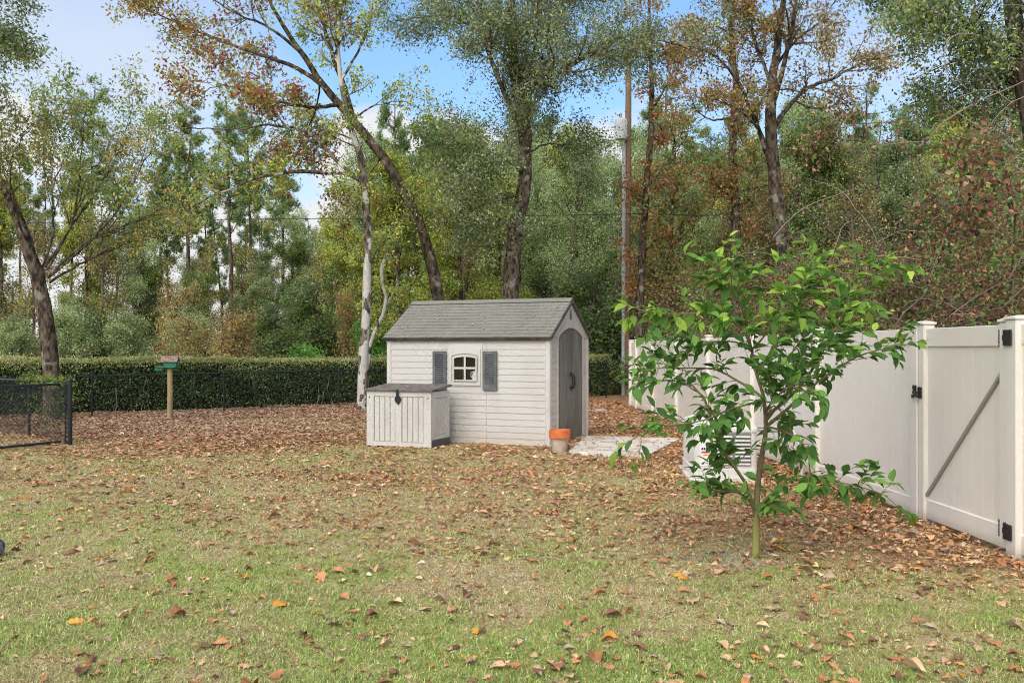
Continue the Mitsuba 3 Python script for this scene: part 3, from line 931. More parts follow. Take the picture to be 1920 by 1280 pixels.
v = np.stack([B0_ - side * w[:, None], B0_ + side * w[:, None], tip], 1).reshape(-1, 3)
addc('grass', (v, np.arange(3 * n).reshape(-1, 3), np.repeat(col, 3, 0)), 'mat_grass', kind='stuff', label='short green and straw coloured grass blades of the lawn', cat='grass')

# ------------------------------------------------------------------ fallen leaves
rng = np.random.default_rng(42)


def oak_leaf(r):
    """a dry curled lobed leaf, unit length"""
    L = [(0, 0), (.16, .07), (.26, .22), (.36, .13), (.52, .33), (.62, .17), (.80, .24), (1, 0)]
    if r.random() < .45:
        L = [(0, 0), (.15, .14), (.32, .25), (.5, .29), (.68, .25), (.82, .16), (.93, .06), (1, 0)]
    up_ = np.array(L) * [1, 1] + r.normal(0, .02, (8, 2)) * [[0, 0]] * 1
    dn = np.array(L)[1:-1][::-1] * [1, -1]
    out = np.vstack([up_, dn])
    mid = np.array([[x, 0.0] for x in (.25, .5, .75)])
    P = np.vstack([out, mid])
    curl, bend, tw = r.uniform(.4, 2.2) * r.choice([1, 1, -.6]), r.uniform(-.9, .9), r.uniform(-.8, .8)
    z = curl * P[:, 1] ** 2 * 1.6 + bend * .35 * (P[:, 0] - .5) ** 2 * 4 * .4 + tw * P[:, 1] * (P[:, 0] - .5)
    z += r.normal(0, .025, len(z))
    V = np.c_[P, z]
    no = len(out)
    tri = [(0, 1, no), (1, 2, no), (2, 3, no), (3, no + 1, no), (3, 4, no + 1), (4, 5, no + 1), (5, no + 2, no + 1), (5, 6, no + 2), (6, 7, no + 2)]
    m = {i: (no - i) % no for i in range(no)}
    lowt = [(m[a] if a < no else a, m[c] if c < no else c, m[b] if b < no else b) for a, b, c in tri]
    V[:, 2] -= V[:, 2].min()
    V[:, 0] -= .5
    return V, np.array(tri + lowt)


TPL = [oak_leaf(rng) for _ in range(12)]
SIMPLE = [(np.array([[-.5, 0, .05 + a], [0, .3, .16 * b], [.5, 0, .05 + c], [0, -.3, .12 * d], [0, 0, .02]]), np.array([[0, 4, 1], [1, 4, 2], [2, 4, 3], [3, 4, 0]])) for a, b, c, d in rng.uniform(0, 1.4, (5, 4)) * [.12, 1, .12, 1]]
DRY = [(.47, .25, .135), (.36, .185, .10), (.57, .35, .20), (.22, .125, .075), (.64, .46, .29), (.50, .23, .09), (.42, .29, .19), (.62, .37, .10)]
DW = [5, 5, 4, 4, 2.5, 2, 4, .4]
fences = shapely.union_all([sg.Polygon([(SM @ np.array([x, y, 0, 1]))[:2] for x, y in ((0, 0), (SW, 0), (SW, SD), (0, SD))]), sg.Polygon([(BM @ np.array([x, y, 0, 1]))[:2] for x, y in ((0, 0), (BWD, 0), (BWD, BD), (0, BD))]),
                            sg.Polygon([(GNM @ np.array([x, y, 0, 1]))[:2] for x, y in ((XL, 0), (gw - .3, 0), (gw - .3, gd), (XL, gd))])])
NL = 420000
Y = np.sqrt(rng.uniform(4.2 ** 2, 27.0 ** 2, NL))
X = rng.uniform(-1, 1, NL) * (.60 * Y + .6)
dens = litter(X, Y)
clump = meshkit.fbm(np.stack([X * 2.2, Y * 2.2, 0 * X], -1), 3, 61)
keep = (rng.random(NL) < np.clip(dens ** 1.35 * (.15 + 2.1 * (clump - .2)), .016, 1)) & (X < fence_x(Y) - .05) & ~shapely.contains_xy(fences, X, Y)
keep &= ~(shapely.contains_xy(sp, X, Y) & (rng.random(NL) > .10))
X, Y, dens = X[keep], Y[keep], dens[keep]
n = len(X)
size = np.clip(rng.lognormal(math.log(.043), .42, n), .018, .125)
onsl = shapely.contains_xy(sp, X, Y)
Z = gz(X, Y) + np.where(onsl, .047, .004) + rng.uniform(0, .016, n) * (dens > .3) + rng.uniform(0, .03, n) * (dens > .75)
yaw = rng.uniform(0, 6.283, n)
a = np.stack([np.cos(yaw), np.sin(yaw), rng.normal(0, .16, n)], 1)
nn = unit(np.stack([rng.normal(0, .25, n), rng.normal(0, .25, n), np.ones(n)], 1))
flip = rng.random(n) < .25
col = palette(rng, n, DRY, DW, .24)
fade = np.exp(-((X + 7) / 6) ** 2) * sstep(14, 18, Y)
col = col * (1 - .5 * fade[:, None]) + .5 * fade[:, None] * np.array([.40, .29, .24]) * np.exp(rng.normal(0, .25, (n, 1)))
C = np.stack([X, Y, Z], 1)
order = np.argsort(np.hypot(X, Y) / size ** .6 + 99 * (np.abs(X) > .56 * Y))
near, rest = order[:300], order[300:]
DRYNAMES = [('fallen dry leaf, reddish brown, curled on the front of the lawn', (.44, .205, .10)), ('fallen dry leaf, dark brown, curled on the front of the lawn', (.25, .135, .085)), ('fallen dry leaf, pale tan, curled on the front of the lawn', (.60, .40, .24)),
            ('fallen dry leaf, orange, lying on the front of the lawn', (.55, .26, .055)), ('fallen dry leaf, dull grey brown, curled on the front of the lawn', (.38, .27, .20))]
shapes = {}
for i_ in near:
    t = int(rng.integers(len(TPL)))
    k = int(rng.choice(5, p=[.36, .22, .2, .07, .15]))
    if (t, k) not in shapes:
        c_ = np.array(DRYNAMES[k][1]) * np.exp(rng.normal(0, .12))
        V, Ft = TPL[t]
        shapes[t, k] = mikit.ply((V, Ft), 'mat_dry', smooth=False, color=np.clip(c_ * np.exp(rng.normal(0, .13, (len(V), 1))), 0, .8))
    A_ = unit(a[i_])
    Bv = unit(np.cross(nn[i_], A_))
    M = np.eye(4)
    s_ = size[i_] * 1.08
    M[:3, 0], M[:3, 1], M[:3, 2], M[:3, 3] = A_ * s_, Bv * s_, np.cross(A_, Bv) * s_, C[i_] + [0, 0, .006]
    put('fallen_leaf', shapes[t, k], M, label=DRYNAMES[k][0], cat='leaf', group='fallen leaves at the front of the lawn, ' + DRYNAMES[k][0].split(', ')[1])
parts = []
ti = rng.integers(0, 12, n)
far = Y > 12.5
for t in range(12):
    s_ = rest[(ti[rest] == t) & ~far[rest]]
    parts.append(place_leaves(TPL[t], C[s_], unit(a[s_]), nn[s_], size[s_], size[s_], col[s_]))
for t in range(5):
    s_ = rest[(ti[rest] % 5 == t) & far[rest]]
    parts.append(place_leaves(SIMPLE[t], C[s_], unit(a[s_]), nn[s_], size[s_] * 1.15, size[s_] * 1.15, col[s_]))
addc('leaf_litter', joinc(parts), 'mat_dry', kind='stuff', label='brown leaf litter covering the back of the yard', cat='leaf litter')
NC = 90000                                               # crumbs of leaf and thatch between the blades
Yk = 4.0 * (16.0 / 4.0) ** rng.random(NC)
Xk = rng.uniform(-1, 1, NC) * (.60 * Yk + .5)
kk = (Xk < fence_x(Yk) - .05) & ~shapely.contains_xy(fences, Xk, Yk) & (rng.random(NC) < .25 + litter(Xk, Yk))
Xk, Yk = Xk[kk], Yk[kk]
nk = len(Xk)
sk_ = rng.uniform(.006, .017, nk) * (.7 + .06 * Yk)
addc('leaf_crumbs', place_leaves(RHOMB, np.stack([Xk, Yk, gz(Xk, Yk) + rng.uniform(.002, .012, nk)], 1), unit(np.c_[rng.normal(size=(nk, 2)), rng.normal(0, .25, nk)]), unit(np.c_[rng.normal(0, .4, (nk, 2)), np.ones(nk)]), sk_, sk_ * rng.uniform(.3, .8, nk), palette(rng, nk, DRY, [3, 4, 2, 5, 2, 2, 3, .3], .35)), 'mat_dry', kind='stuff', label='crumbs of dead leaf and thatch between the grass blades', cat='leaf litter')
# bits of leaf on the box lid, the shed roof and the slab
C = np.array([(BM @ np.array([rng.uniform(.03, BWD - .03), y, BH + .04 + .118 * (y + .03) / BD * .7, 1]))[:3] for y in rng.uniform(.0, BD, 130)])
for c_ in C:
    pass
n = len(C)
yl = np.array([np.linalg.solve(BM, np.r_[c_, 1])[1] for c_ in C])
C[:, 2] = BH + .036 + yl / BD * .067 + .004
v1 = place_leaves(SIMPLE[1], C, unit(np.c_[rng.normal(size=(n, 2)), 0.1 * np.ones(n)]), np.tile([0, 0, 1.0], (n, 1)), rng.uniform(.02, .05, n), rng.uniform(.02, .04, n), palette(rng, n, DRY, DW, .3) * .8)
n = 46
s_, xs = rng.uniform(0, sl * .9, n), rng.uniform(0.2, SW, n)
P = slope_mesh(0)(np.stack([xs, s_, .05 + 0 * s_], 1))
C = P @ SM[:3, :3].T + SM[:3, 3]
v2 = place_leaves(SIMPLE[2], C, unit(np.c_[rng.normal(size=(n, 2)), rng.normal(0, .2, n)]), np.tile(SM[:3, :3] @ np.array([0, -rise / sl, run / sl]), (n, 1)), rng.uniform(.025, .06, n), rng.uniform(.02, .05, n), palette(rng, n, DRY, DW, .3))
addc('leaf_scraps', v1, 'mat_dry', kind='stuff', label='dry leaf scraps lying on the lid of the storage box', cat='leaf litter')
addc('leaf_scraps', v2, 'mat_dry', kind='stuff', label='dry leaf scraps caught on the shingles of the shed roof', cat='leaf litter')

# ------------------------------------------------------------------ hedge
rng = np.random.default_rng(43)
hk = thing('clipped_hedge', 'long clipped evergreen hedge with paler new growth along its flat top', 'hedge')
HA, HB = np.array([-17.0, 17.6]), np.array([3.6, 30.4])
HL = np.linalg.norm(HB - HA)
he = (HB - HA) / HL
hn = np.array([-he[1], he[0]])                 # away from the yard


def hedge_pts(n, face):
    u = rng.uniform(0, HL, n)
    if face == 'front':
        w_, z = np.zeros(n), 1.34 * rng.random(n) ** .8
        dpt = rng.exponential(.07, n) + .05
        b = .16 * (meshkit.fbm(np.stack([u * 1.3, z * 2, 0 * u], -1), 3, 71) - .5)
        w_ = dpt + b + .10 * np.clip((z - 1.1) / .25, 0, 1) ** 2
    else:
        w_ = rng.uniform(.05, 1.15, n)
        z = 1.35 - rng.exponential(.05, n)
    z = z * (1 + .11 * (meshkit.fbm(np.stack([u * .5, 0 * u, 0 * u], -1), 3, 72) - .5) * 2 + .07 * (meshkit.fbm(np.stack([u * 3, w_ * 3, 0 * u], -1), 2, 73) - .5))
    if face == 'top':
        z = z + (rng.random(n) < .09) * rng.uniform(.0, .15, n)
    p = HA + he * u[:, None] + hn * (w_ + .35)[:, None]
    return np.c_[p, z]


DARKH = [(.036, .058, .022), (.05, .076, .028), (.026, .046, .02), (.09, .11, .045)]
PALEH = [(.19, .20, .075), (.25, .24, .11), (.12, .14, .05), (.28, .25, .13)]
Cf, Ct = hedge_pts(60000, 'front'), hedge_pts(24000, 'top')
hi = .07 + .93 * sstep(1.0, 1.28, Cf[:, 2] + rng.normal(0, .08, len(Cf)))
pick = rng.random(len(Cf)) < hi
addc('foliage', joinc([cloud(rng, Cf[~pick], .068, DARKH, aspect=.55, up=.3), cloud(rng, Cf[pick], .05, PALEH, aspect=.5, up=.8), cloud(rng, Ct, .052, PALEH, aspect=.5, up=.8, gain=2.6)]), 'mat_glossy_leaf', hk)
u = rng.uniform(0, HL, 110)
st_ = np.c_[HA + he * u[:, None] + hn * (.40 + .2 * rng.random(110))[:, None], np.zeros(110)]
P = np.stack([st_ + np.c_[he * 0 + rng.normal(0, .18, (110, 2)), np.ones(110)] * (k * rng.uniform(.5, 1.0, 110))[:, None] + np.c_[rng.normal(0, .03, (110, 2)), np.zeros(110)] for k in np.linspace(0, 1, 4)], 1)
add('stem', tubes(P, np.tile([.013, .011, .008, .004], (110, 1)), 4), 'mat_pale_twig', hk, kind='stuff', label='bare pale stems inside the hedge')
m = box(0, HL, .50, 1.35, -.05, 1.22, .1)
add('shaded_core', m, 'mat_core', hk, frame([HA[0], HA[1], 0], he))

# ------------------------------------------------------------------ young citrus tree
rng = np.random.default_rng(44)
YC = ground_at(1417, 1043)[1]


def ct(pts, r0, r1, n=12):
    p = np.array([np.r_[at(x, y, YC + d), 0] for x, y, d in pts])[:, :3]
    p[:, 2] = np.where(np.array([q[1] for q in pts]) > 1040, -.03, p[:, 2])
    p = spline(p, n)
    return p, np.linspace(r0, r1, n)


trunk, tr_r = ct([(1417, 1043, 0), (1418, 960, 0), (1424, 880, .02), (1436, 800, .05), (1432, 745, .05), (1418, 700, .05), (1408, 650, .1), (1400, 610, .12), (1385, 560, .15), (1370, 505, .1)], .030, .007, 30)
tr_r = np.interp(np.linspace(0, 1, 30), [0, .08, .35, .6, 1], [.033, .026, .020, .011, .005])
LIMBS = [
    ([(1417, 975, 0), (1398, 905, -.05), (1362, 855, -.15), (1340, 805, -.25), (1320, 745, -.3), (1290, 718, -.35), (1240, 712, -.4), (1185, 720, -.45)], .015, .004),
    ([(1418, 960, 0), (1380, 922, -.15), (1330, 918, -.25), (1285, 905, -.3)], .009, .003),
    ([(1420, 955, 0), (1470, 912, -.1), (1515, 905, -.2), (1560, 902, -.25), (1610, 912, -.3), (1665, 930, -.3)], .011, .003),
    ([(1419, 975, 0), (1450, 945, -.2), (1485, 955, -.35)], .008, .003),
    ([(1436, 800, .05), (1470, 772, .1), (1520, 727, .2), (1570, 690, .25), (1630, 660, .3), (1690, 650, .3)], .014, .004),
    ([(1434, 780, .05), (1490, 735, .2), (1525, 690, .3), (1560, 625, .4), (1590, 570, .45), (1605, 510, .5)], .014, .004),
    ([(1420, 705, .05), (1450, 650, -.1), (1480, 600, -.2), (1505, 550, -.25), (1510, 512, -.25)], .011, .003),
    ([(1408, 650, .1), (1385, 610, 0), (1330, 588, -.15), (1250, 588, -.25), (1205, 582, -.3), (1170, 570, -.3)], .010, .003),
    ([(1400, 610, .12), (1380, 555, -.1), (1352, 515, -.2), (1325, 490, -.25)], .009, .003),
    ([(1430, 745, .05), (1380, 712, .3), (1330, 690, .45), (1265, 690, .5), (1195, 690, .55)], .011, .003),
    ([(1436, 800, .05), (1485, 815, -.15), (1512, 845, -.25), (1520, 905, -.3)], .010, .003),
    ([(1402, 620, .12), (1440, 565, .25), (1480, 520, .3), (1525, 478, .3)], .009, .003),
    ([(1420, 700, .05), (1465, 685, .3), (1500, 640, .5), (1550, 590, .6), (1640, 580, .6)], .010, .003),
    ([(1432, 750, .05), (1375, 765, -.3), (1310, 790, -.45), (1240, 800, -.5), (1175, 830, -.5)], .009, .003),
    ([(1434, 770, .05), (1460, 740, -.3), (1500, 720, -.5), (1535, 740, -.55)], .009, .003),
    ([(1410, 660, .1), (1370, 640, .3), (1320, 640, .4), (1270, 630, .45)], .008, .003),
    ([(1590, 560, .45), (1630, 520, .5), (1700, 495, .5)], .006, .003),
    ([(1434, 775, .05), (1450, 740, -.25), (1440, 700, -.4), (1455, 660, -.5)], .008, .003),
    ([(1436, 790, .05), (1470, 745, -.15), (1510, 690, -.2), (1545, 650, -.2), (1590, 640, -.2)], .009, .003),
    ([(1408, 655, .1), (1440, 620, -.2), (1480, 560, -.3), (1520, 520, -.3), (1560, 500, -.3)], .008, .003),
    ([(1436, 795, .05), (1450, 760, .1), (1475, 800, .25), (1465, 840, .3)], .007, .003)]
ck_ = thing('citrus_tree', 'young citrus tree with glossy green leaves standing on the lawn before the fence', 'tree')
limbs = [ct(*l) for l in LIMBS]
add('trunk', trimesh.Trimesh(*tubes(trunk[None], tr_r[None], 10, True), process=False), 'mat_citrus_bark', ck_, smooth=True)
twigP, twigR, LP, LD, LT = [], [], [], [], []
for p, r in limbs:
    add('branch', trimesh.Trimesh(*tubes(p[None], r[None], 7, True), process=False), 'mat_citrus_twig', ck_, smooth=True)
for (p, r), wgt in zip(limbs + [(trunk[12:], tr_r[12:])], [1] * len(limbs) + [1]):
    L = np.linalg.norm(np.diff(p, axis=0), axis=1).sum()
    nt = int(L / .055)
    for k in range(nt):
        t = rng.uniform(.22, .98)
        j = min(int(t * (len(p) - 1)), len(p) - 2)
        o = p[j] + (p[j + 1] - p[j]) * (t * (len(p) - 1) - j)
        tg = unit(p[j + 1] - p[j])
        d = unit(tg * .75 + rand_unit(rng, 1)[0] * .85 + [0, 0, .25])
        ln = rng.uniform(.10, .30)
        q = [o]
        for s_ in range(4):
            d = unit(d + rng.normal(0, .16, 3) + [0, 0, -.04])
            q.append(q[-1] + d * ln / 4)
        twigP.append(q)
        twigR.append(np.linspace(.0035, .0015, 5))
    twigP.append(spline(p[int(len(p) * .55):], 5))
    twigR.append(np.linspace(.004, .0015, 5))
twigP, twigR = np.array(twigP), np.array(twigR)
add('twigs', tubes(twigP, twigR, 4), 'mat_citrus_twig', ck_, kind='stuff', label='thin side twigs')
for q in twigP:
    nl = 4 + int(3.6 * rng.random()) + (2 if np.linalg.norm(q[-1] - q[0]) > .3 else 0)
    for k in range(nl):
        t = rng.uniform(.25, 1.0)
        j = min(int(t * 4), 3)
        o = q[j] + (q[j + 1] - q[j]) * (t * 4 - j)
        tg = unit(q[min(j + 1, 4)] - q[j])
        LP.append(o)
        LD.append(unit(tg * .75 + rand_unit(rng, 1)[0] * [.8, .8, .5] + [0, 0, -.02]))
        LT.append(q[-1][2])
LP, LD = np.array(LP), np.array(LD)


def citrus_leaf(r):
    xs = np.array([.0, .07, .16, .3, .46, .62, .78, .9, 1.0])
    wd = np.array([.008, .012, .10, .19, .235, .215, .14, .065, 0])
    rows = [np.stack([xs, k * wd, np.abs(k) * wd * r.uniform(.15, .55)], 1) for k in (-1, 0, 1)]
    V = np.vstack(rows)
    V[:, 2] -= r.uniform(.05, .55) * (V[:, 0] ** 2)
    V[:, 2] += .02 * np.sin(V[:, 0] * 14 + r.uniform(0, 6)) * np.abs(V[:, 1]) * 3
    m = len(xs)
    f = []
    for rr in (0, 1):
        for k in range(m - 1):
            a_, b_ = rr * m + k, (rr + 1) * m + k
            f += [(a_, a_ + 1, b_ + 1), (a_, b_ + 1, b_)]
    return V, np.array(f)


CT = [citrus_leaf(rng) for _ in range(6)]
CCOL = [(.135, .26, .06), (.18, .335, .07), (.105, .215, .06), (.28, .45, .075), (.39, .55, .10)]
cshape = {}
nl = len(LP)
order = rng.permutation(nl)
tipd = np.array([np.linalg.norm(p - np.array([1.86, YC, 1.1])) for p in LP])
lens = rng.uniform(.068, .135, nl)
NNv = unit(rand_unit(rng, nl) * .6 + [0, -.25, 1.0])
young = (LP[:, 2] > 1.75) & (rng.random(nl) < .55) | (tipd > 1.15) & (rng.random(nl) < .4)
ci = np.where(young, rng.choice([3, 4, 1], nl), rng.choice([0, 1, 2, 2], nl))
first = np.zeros(nl, bool)
first[np.argsort(LP[:, 1] - .5 * lens)[:300]] = True
for i_ in np.nonzero(first)[0]:
    t, k = int(rng.integers(6)), int(ci[i_])
    if (t, k) not in cshape:
        cshape[t, k] = mikit.ply(CT[t], 'mat_glossy_leaf', smooth=True, color=np.tile(np.array(CCOL[k]) * np.exp(rng.normal(0, .15)), (27, 1)))
    A_ = LD[i_]
    Bv = unit(np.cross(NNv[i_], A_))
    M = np.eye(4)
    M[:3, 0], M[:3, 1], M[:3, 2], M[:3, 3] = A_ * lens[i_], Bv * lens[i_] * 1.05, np.cross(A_, Bv) * lens[i_], LP[i_]
    put('leaf', cshape[t, k], M, ck_)
parts = []
tt = rng.integers(0, 6, nl)
ccol = np.array(CCOL)[ci] * np.exp(rng.normal(0, .2, (nl, 1)))
for t in range(6):
    s_ = np.nonzero((tt == t) & ~first)[0]
    parts.append(place_leaves(CT[t], LP[s_], LD[s_], NNv[s_], lens[s_], lens[s_] * 1.05, ccol[s_]))
vv, ff, cc = joinc(parts)
scene[numbered('inner_foliage', ck_)] = mikit.ply((vv, ff), 'mat_glossy_leaf', smooth=True, color=cc)
tag(ck_ + '__inner_foliage', 'leaves deeper in the crown', kind='stuff')
print('citrus leaves', nl, 'litter', len(rest))
#PART4
# ------------------------------------------------------------------ trees
def along(P, k, t):
    """points, tangents at parameter t (0..1) of polylines P[k]"""
    n = P.shape[1] - 1
    s = np.clip(t * n, 0, n - 1e-6)
    i_ = s.astype(int)
    f_ = (s - i_)[:, None]
    a_, b_ = P[k, i_], P[k, i_ + 1]
    return a_ + (b_ - a_) * f_, unit(b_ - a_)


def sprout(rng, P, R, M, t0, t1, l0, l1, ang=.9, wob=.16, up=.08, n=6, rr=.55, rmin=.004, taper=.25):
    """M child branches on the polylines P: lengths from l0 to l1 metres, shorter towards the parent's tip"""
    ln = np.linalg.norm(np.diff(P, axis=1), axis=2).sum(1)
    k = rng.choice(len(P), M, p=ln / ln.sum())
    t = t0 + (t1 - t0) * rng.random(M)
    o, tg = along(P, k, t)
    side = unit(np.cross(tg, rand_unit(rng, M)))
    aa = np.abs(rng.normal(ang, .25, M))[:, None]
    d = unit(tg * np.cos(aa) + side * np.sin(aa))
    L = rng.uniform(l0, l1, M) * (1.15 - .6 * t)
    r0 = np.maximum(rr * np.array([np.interp(tt_, np.linspace(0, 1, R.shape[1]), R[kk]) for kk, tt_ in zip(k, t)]), rmin)
    r0 = np.minimum(r0, np.maximum(L * .022, rmin))
    Q = [o]
    for s_ in range(n - 1):
        d = unit(d + rng.normal(0, wob, (M, 3)) + [0, 0, up])
        Q.append(Q[-1] + d * (L / (n - 1))[:, None])
    return np.stack(Q, 1), r0[:, None] * np.linspace(1, taper, n)[None]


def limbs_of(rng, lines, n=16, rough=.02):
    """[(points in the place, r0, r1)] -> arrays of equal length"""
    P, R = [], []
    for pts, r0, r1 in lines:
        p = spline(pts, n)
        p = p + rng.normal(0, rough, p.shape) * np.linspace(.2, 1, n)[:, None]
        P.append(p)
        R.append(np.linspace(r0, r1, n) if np.isscalar(r0) else np.interp(np.linspace(0, 1, n), np.linspace(0, 1, len(r0)), r0))
    return np.array(P), np.array(R)


def leaf_pts(rng, P, n, t0=.25, jit=.07, clump=0.0):
    ln = np.linalg.norm(np.diff(P, axis=1), axis=2).sum(1) * np.exp(rng.normal(0, clump, len(P)))
    k = rng.choice(len(P), n, p=ln / ln.sum())
    o, _ = along(P, k, t0 + (1 - t0) * rng.random(n))
    return o + rng.normal(0, jit, (n, 3))


def bark_mesh(rng, P, R, sides=10, amp=.10):
    """limbs with a lumpy surface and a flare at the foot"""
    vf = tubes(P, R, sides)
    v = vf[0]
    q = meshkit.fbm(v * [7, 7, 2.5], 3, 5) - .5
    cen = np.repeat(P.reshape(-1, 3), sides, 0)
    return cen + (v - cen) * (1 + 2 * amp * q[:, None] * 2), vf[1]


def tree(name, label, rng, lines, bark, lv, leaves, cat_='tree', group=None, extra=None, n_limb=24, rough=.02):
    """a tree from hand laid limbs (the first is the trunk); lv: a sprout() setting per level; leaves: (count, size, colours, weights, settings)"""
    k = thing(name, label, cat_, group)
    P, R = limbs_of(rng, lines, n_limb, rough)
    add('trunk', bark_mesh(rng, P[:1], R[:1], 14), bark, k, smooth=True)
    woods = [tubes(P[1:], R[1:], 8)] if len(P) > 1 else []
    levels = [(P, R)]
    for s_ in lv:
        s_ = dict(s_)
        src = levels[s_.pop('src', -1)]
        skip = s_.pop('skip', 0)
        Q = sprout(rng, src[0][skip:], src[1][skip:], s_.pop('M'), s_.pop('t0', .3), s_.pop('t1', 1.0), s_.pop('l0'), s_.pop('l1'), **s_)
        levels.append(Q)
        woods.append(tubes(Q[0], Q[1], 5 if len(levels) == 2 else 3))
    if woods:
        add('branches', join(woods), bark, k, smooth=True, kind='stuff', label='branches and twigs')
    parts = [cloud(rng, leaf_pts(rng, levels[l.get('lev', -1)][0], int(l['n'] * 2.1), l.get('t0', .25), l.get('jit', .08), l.get('clump', .5)), l['s'] * 1.1, l['c'], l.get('w'), l.get('asp', .5), l.get('droop', .4), l.get('up', .5), l.get('var', .28)) for l in leaves]
    if extra:
        parts += extra
    if parts:
        addc('crown', joinc(parts), 'mat_leaf', k, kind='stuff', label='leaves of the crown')
    return k


def pt(Y, *xy, dy=0.0):
    """photo pixels to points Y metres ahead; a third number moves one nearer or farther"""
    return np.array([at(p[0], p[1], Y + (p[2] if len(p) > 2 else 0)) for p in xy])


GREY = [(.09, .105, .062), (.07, .085, .048), (.12, .135, .08), (.15, .16, .105)]
OLIVE = [(.14, .14, .045), (.10, .115, .035), (.19, .17, .06), (.22, .15, .05)]
YELLOW = [(.20, .21, .04), (.26, .24, .05), (.15, .18, .04), (.30, .22, .05)]
RUST = [(.19, .085, .035), (.14, .065, .032), (.24, .115, .04), (.17, .11, .05)]
RED = [(.16, .055, .038), (.12, .05, .036), (.19, .085, .045), (.16, .13, .05)]
GREEN = [(.055, .085, .028), (.08, .115, .035), (.04, .065, .024), (.11, .14, .045)]
SPRING = [(.12, .17, .045), (.16, .20, .06), (.09, .14, .04)]
BROWN = [(.17, .11, .06), (.13, .08, .05), (.23, .15, .08)]

rng = np.random.default_rng(101)
# left tree with a leaning trunk and many upright shoots
Yt = 20.0
shoots = [((90, 520), (150, 470), (230, 380), (300, 250, .8), (330, 170, 1)), ((88, 505), (130, 430), (150, 330, -.5), (160, 190, -.8)), ((95, 515), (190, 440), (290, 400, -.8), (380, 350, -1.2)),
          ((80, 500), (100, 420), (95, 300, .8), (80, 180, 1.2)), ((92, 530), (160, 490, .5), (260, 450, 1), (330, 440, 1.4)), ((85, 500), (150, 400, .7), (215, 300, 1.2), (250, 190, 1.5)), ((60, 470), (30, 400, -.5), (20, 320, -1), (60, 230, -1.3))]
tree('leaning_tree', 'leaning rough barked tree with upright shoots and thin olive leaves at the left edge', rng,
     [(pt(Yt, (97, 800), (96, 700), (88, 610), (70, 520), (45, 440), (18, 375), (-12, 310), (-60, 210), (-110, 90)), [.21, .175, .165, .148, .12, .10, .08, .055, .03], None)] +
     [(pt(Yt, *s_), .028, .006) for s_ in shoots], 'mat_bark_grey',
     [dict(M=95, t0=.2, l0=.9, l1=2.4, ang=.55, up=.16, skip=1), dict(M=620, t0=.2, l0=.3, l1=.9, up=.03, rmin=.003), dict(M=120, src=0, t0=.55, l0=.4, l1=1.2, up=.05)],
     [dict(n=5600, s=.075, c=OLIVE + GREY[2:] + SPRING, lev=2, jit=.10), dict(n=1200, s=.075, c=OLIVE, lev=3, jit=.12)])
# pale lichened tree by the hedge
Yt = 22.9
tree('lichen_barked_tree', 'slim tree with white lichened bark standing left of the shed', rng,
     [(pt(Yt, (680, 778), (681, 720), (684, 640), (688, 520), (690, 430), (683, 350), (672, 280), (655, 230), (640, 150), (632, 80), (641, 0), (642, -130)), [.15, .13, .118, .108, .098, .09, .082, .07, .055, .045, .038, .015], None),
      (pt(Yt, (690, 348), (640, 325), (560, 322, -.5), (500, 330, -.8), (430, 355, -1), (340, 395, -1.3), (285, 422, -1.5)), .06, .012),
      (pt(Yt, (684, 345), (640, 310), (600, 268, .3), (555, 240, .6), (490, 235, .8), (420, 242, 1), (335, 240, 1)), .055, .010),
      (pt(Yt, (600, 268, .3), (560, 262, .1), (515, 263, -.3), (480, 290, -.5), (500, 330, -.7)), .02, .008),
      (pt(Yt, (655, 232), (700, 200), (745, 190), (790, 205)), .03, .007), (pt(Yt, (640, 150), (672, 95), (695, 40), (705, -40)), .035, .01), (pt(Yt, (640, 130), (600, 60), (570, 10), (540, -60)), .03, .01)],
     'mat_bark_pale',
     [dict(M=70, t0=.25, l0=.6, l1=1.9, ang=.8, up=.06), dict(M=420, t0=.15, l0=.25, l1=.7, up=.02, rmin=.003)],
     [dict(n=3400, s=.085, c=SPRING + YELLOW[:2] + OLIVE[:2], jit=.11, clump=.9)])
# leaning tree behind the shed, red leaves to the upper left
Yt = 25.4
tree('red_leaved_tree', 'dark leaning trunk behind the shed carrying reddish leaves to the upper left', rng,
     [(pt(Yt, (856, 745), (840, 640), (822, 560), (800, 460), (770, 385), (715, 290), (660, 225), (610, 165), (565, 100), (520, 30), (480, -60)), [.22, .19, .175, .158, .148, .135, .12, .10, .075, .05, .025], None),
      (pt(Yt, (662, 228), (648, 170, -.5), (622, 100, -1), (600, 20, -1.3), (590, -80, -1.5)), .08, .02), (pt(Yt, (612, 168), (560, 130, .5), (480, 100, 1), (380, 62, 1.5), (290, 25, 1.8), (230, -10, 2)), .07, .012),
      (pt(Yt, (640, 195), (570, 200, -.7), (490, 185, -1.3), (420, 160, -1.6), (385, 175, -1.7)), .06, .01), (pt(Yt, (566, 102), (500, 50, -.8), (430, 20, -1.2), (370, -30, -1.5)), .05, .01),
      (pt(Yt, (716, 292), (690, 330, .5), (640, 380, 1)), .03, .008), (pt(Yt, (600, 150), (590, 210, .8), (560, 280, 1.2), (545, 330, 1.3)), .03, .008)],
     'mat_bark_dark',
     [dict(M=70, t0=.25, l0=.8, l1=2.4, ang=.7, up=.05, skip=1), dict(M=520, t0=.15, l0=.3, l1=1.0, up=.0, rmin=.003)],
     [dict(n=7200, s=.105, c=RED * 2 + YELLOW[:1] + OLIVE + SPRING, jit=.13, clump=.7)])
Yt = 24.3
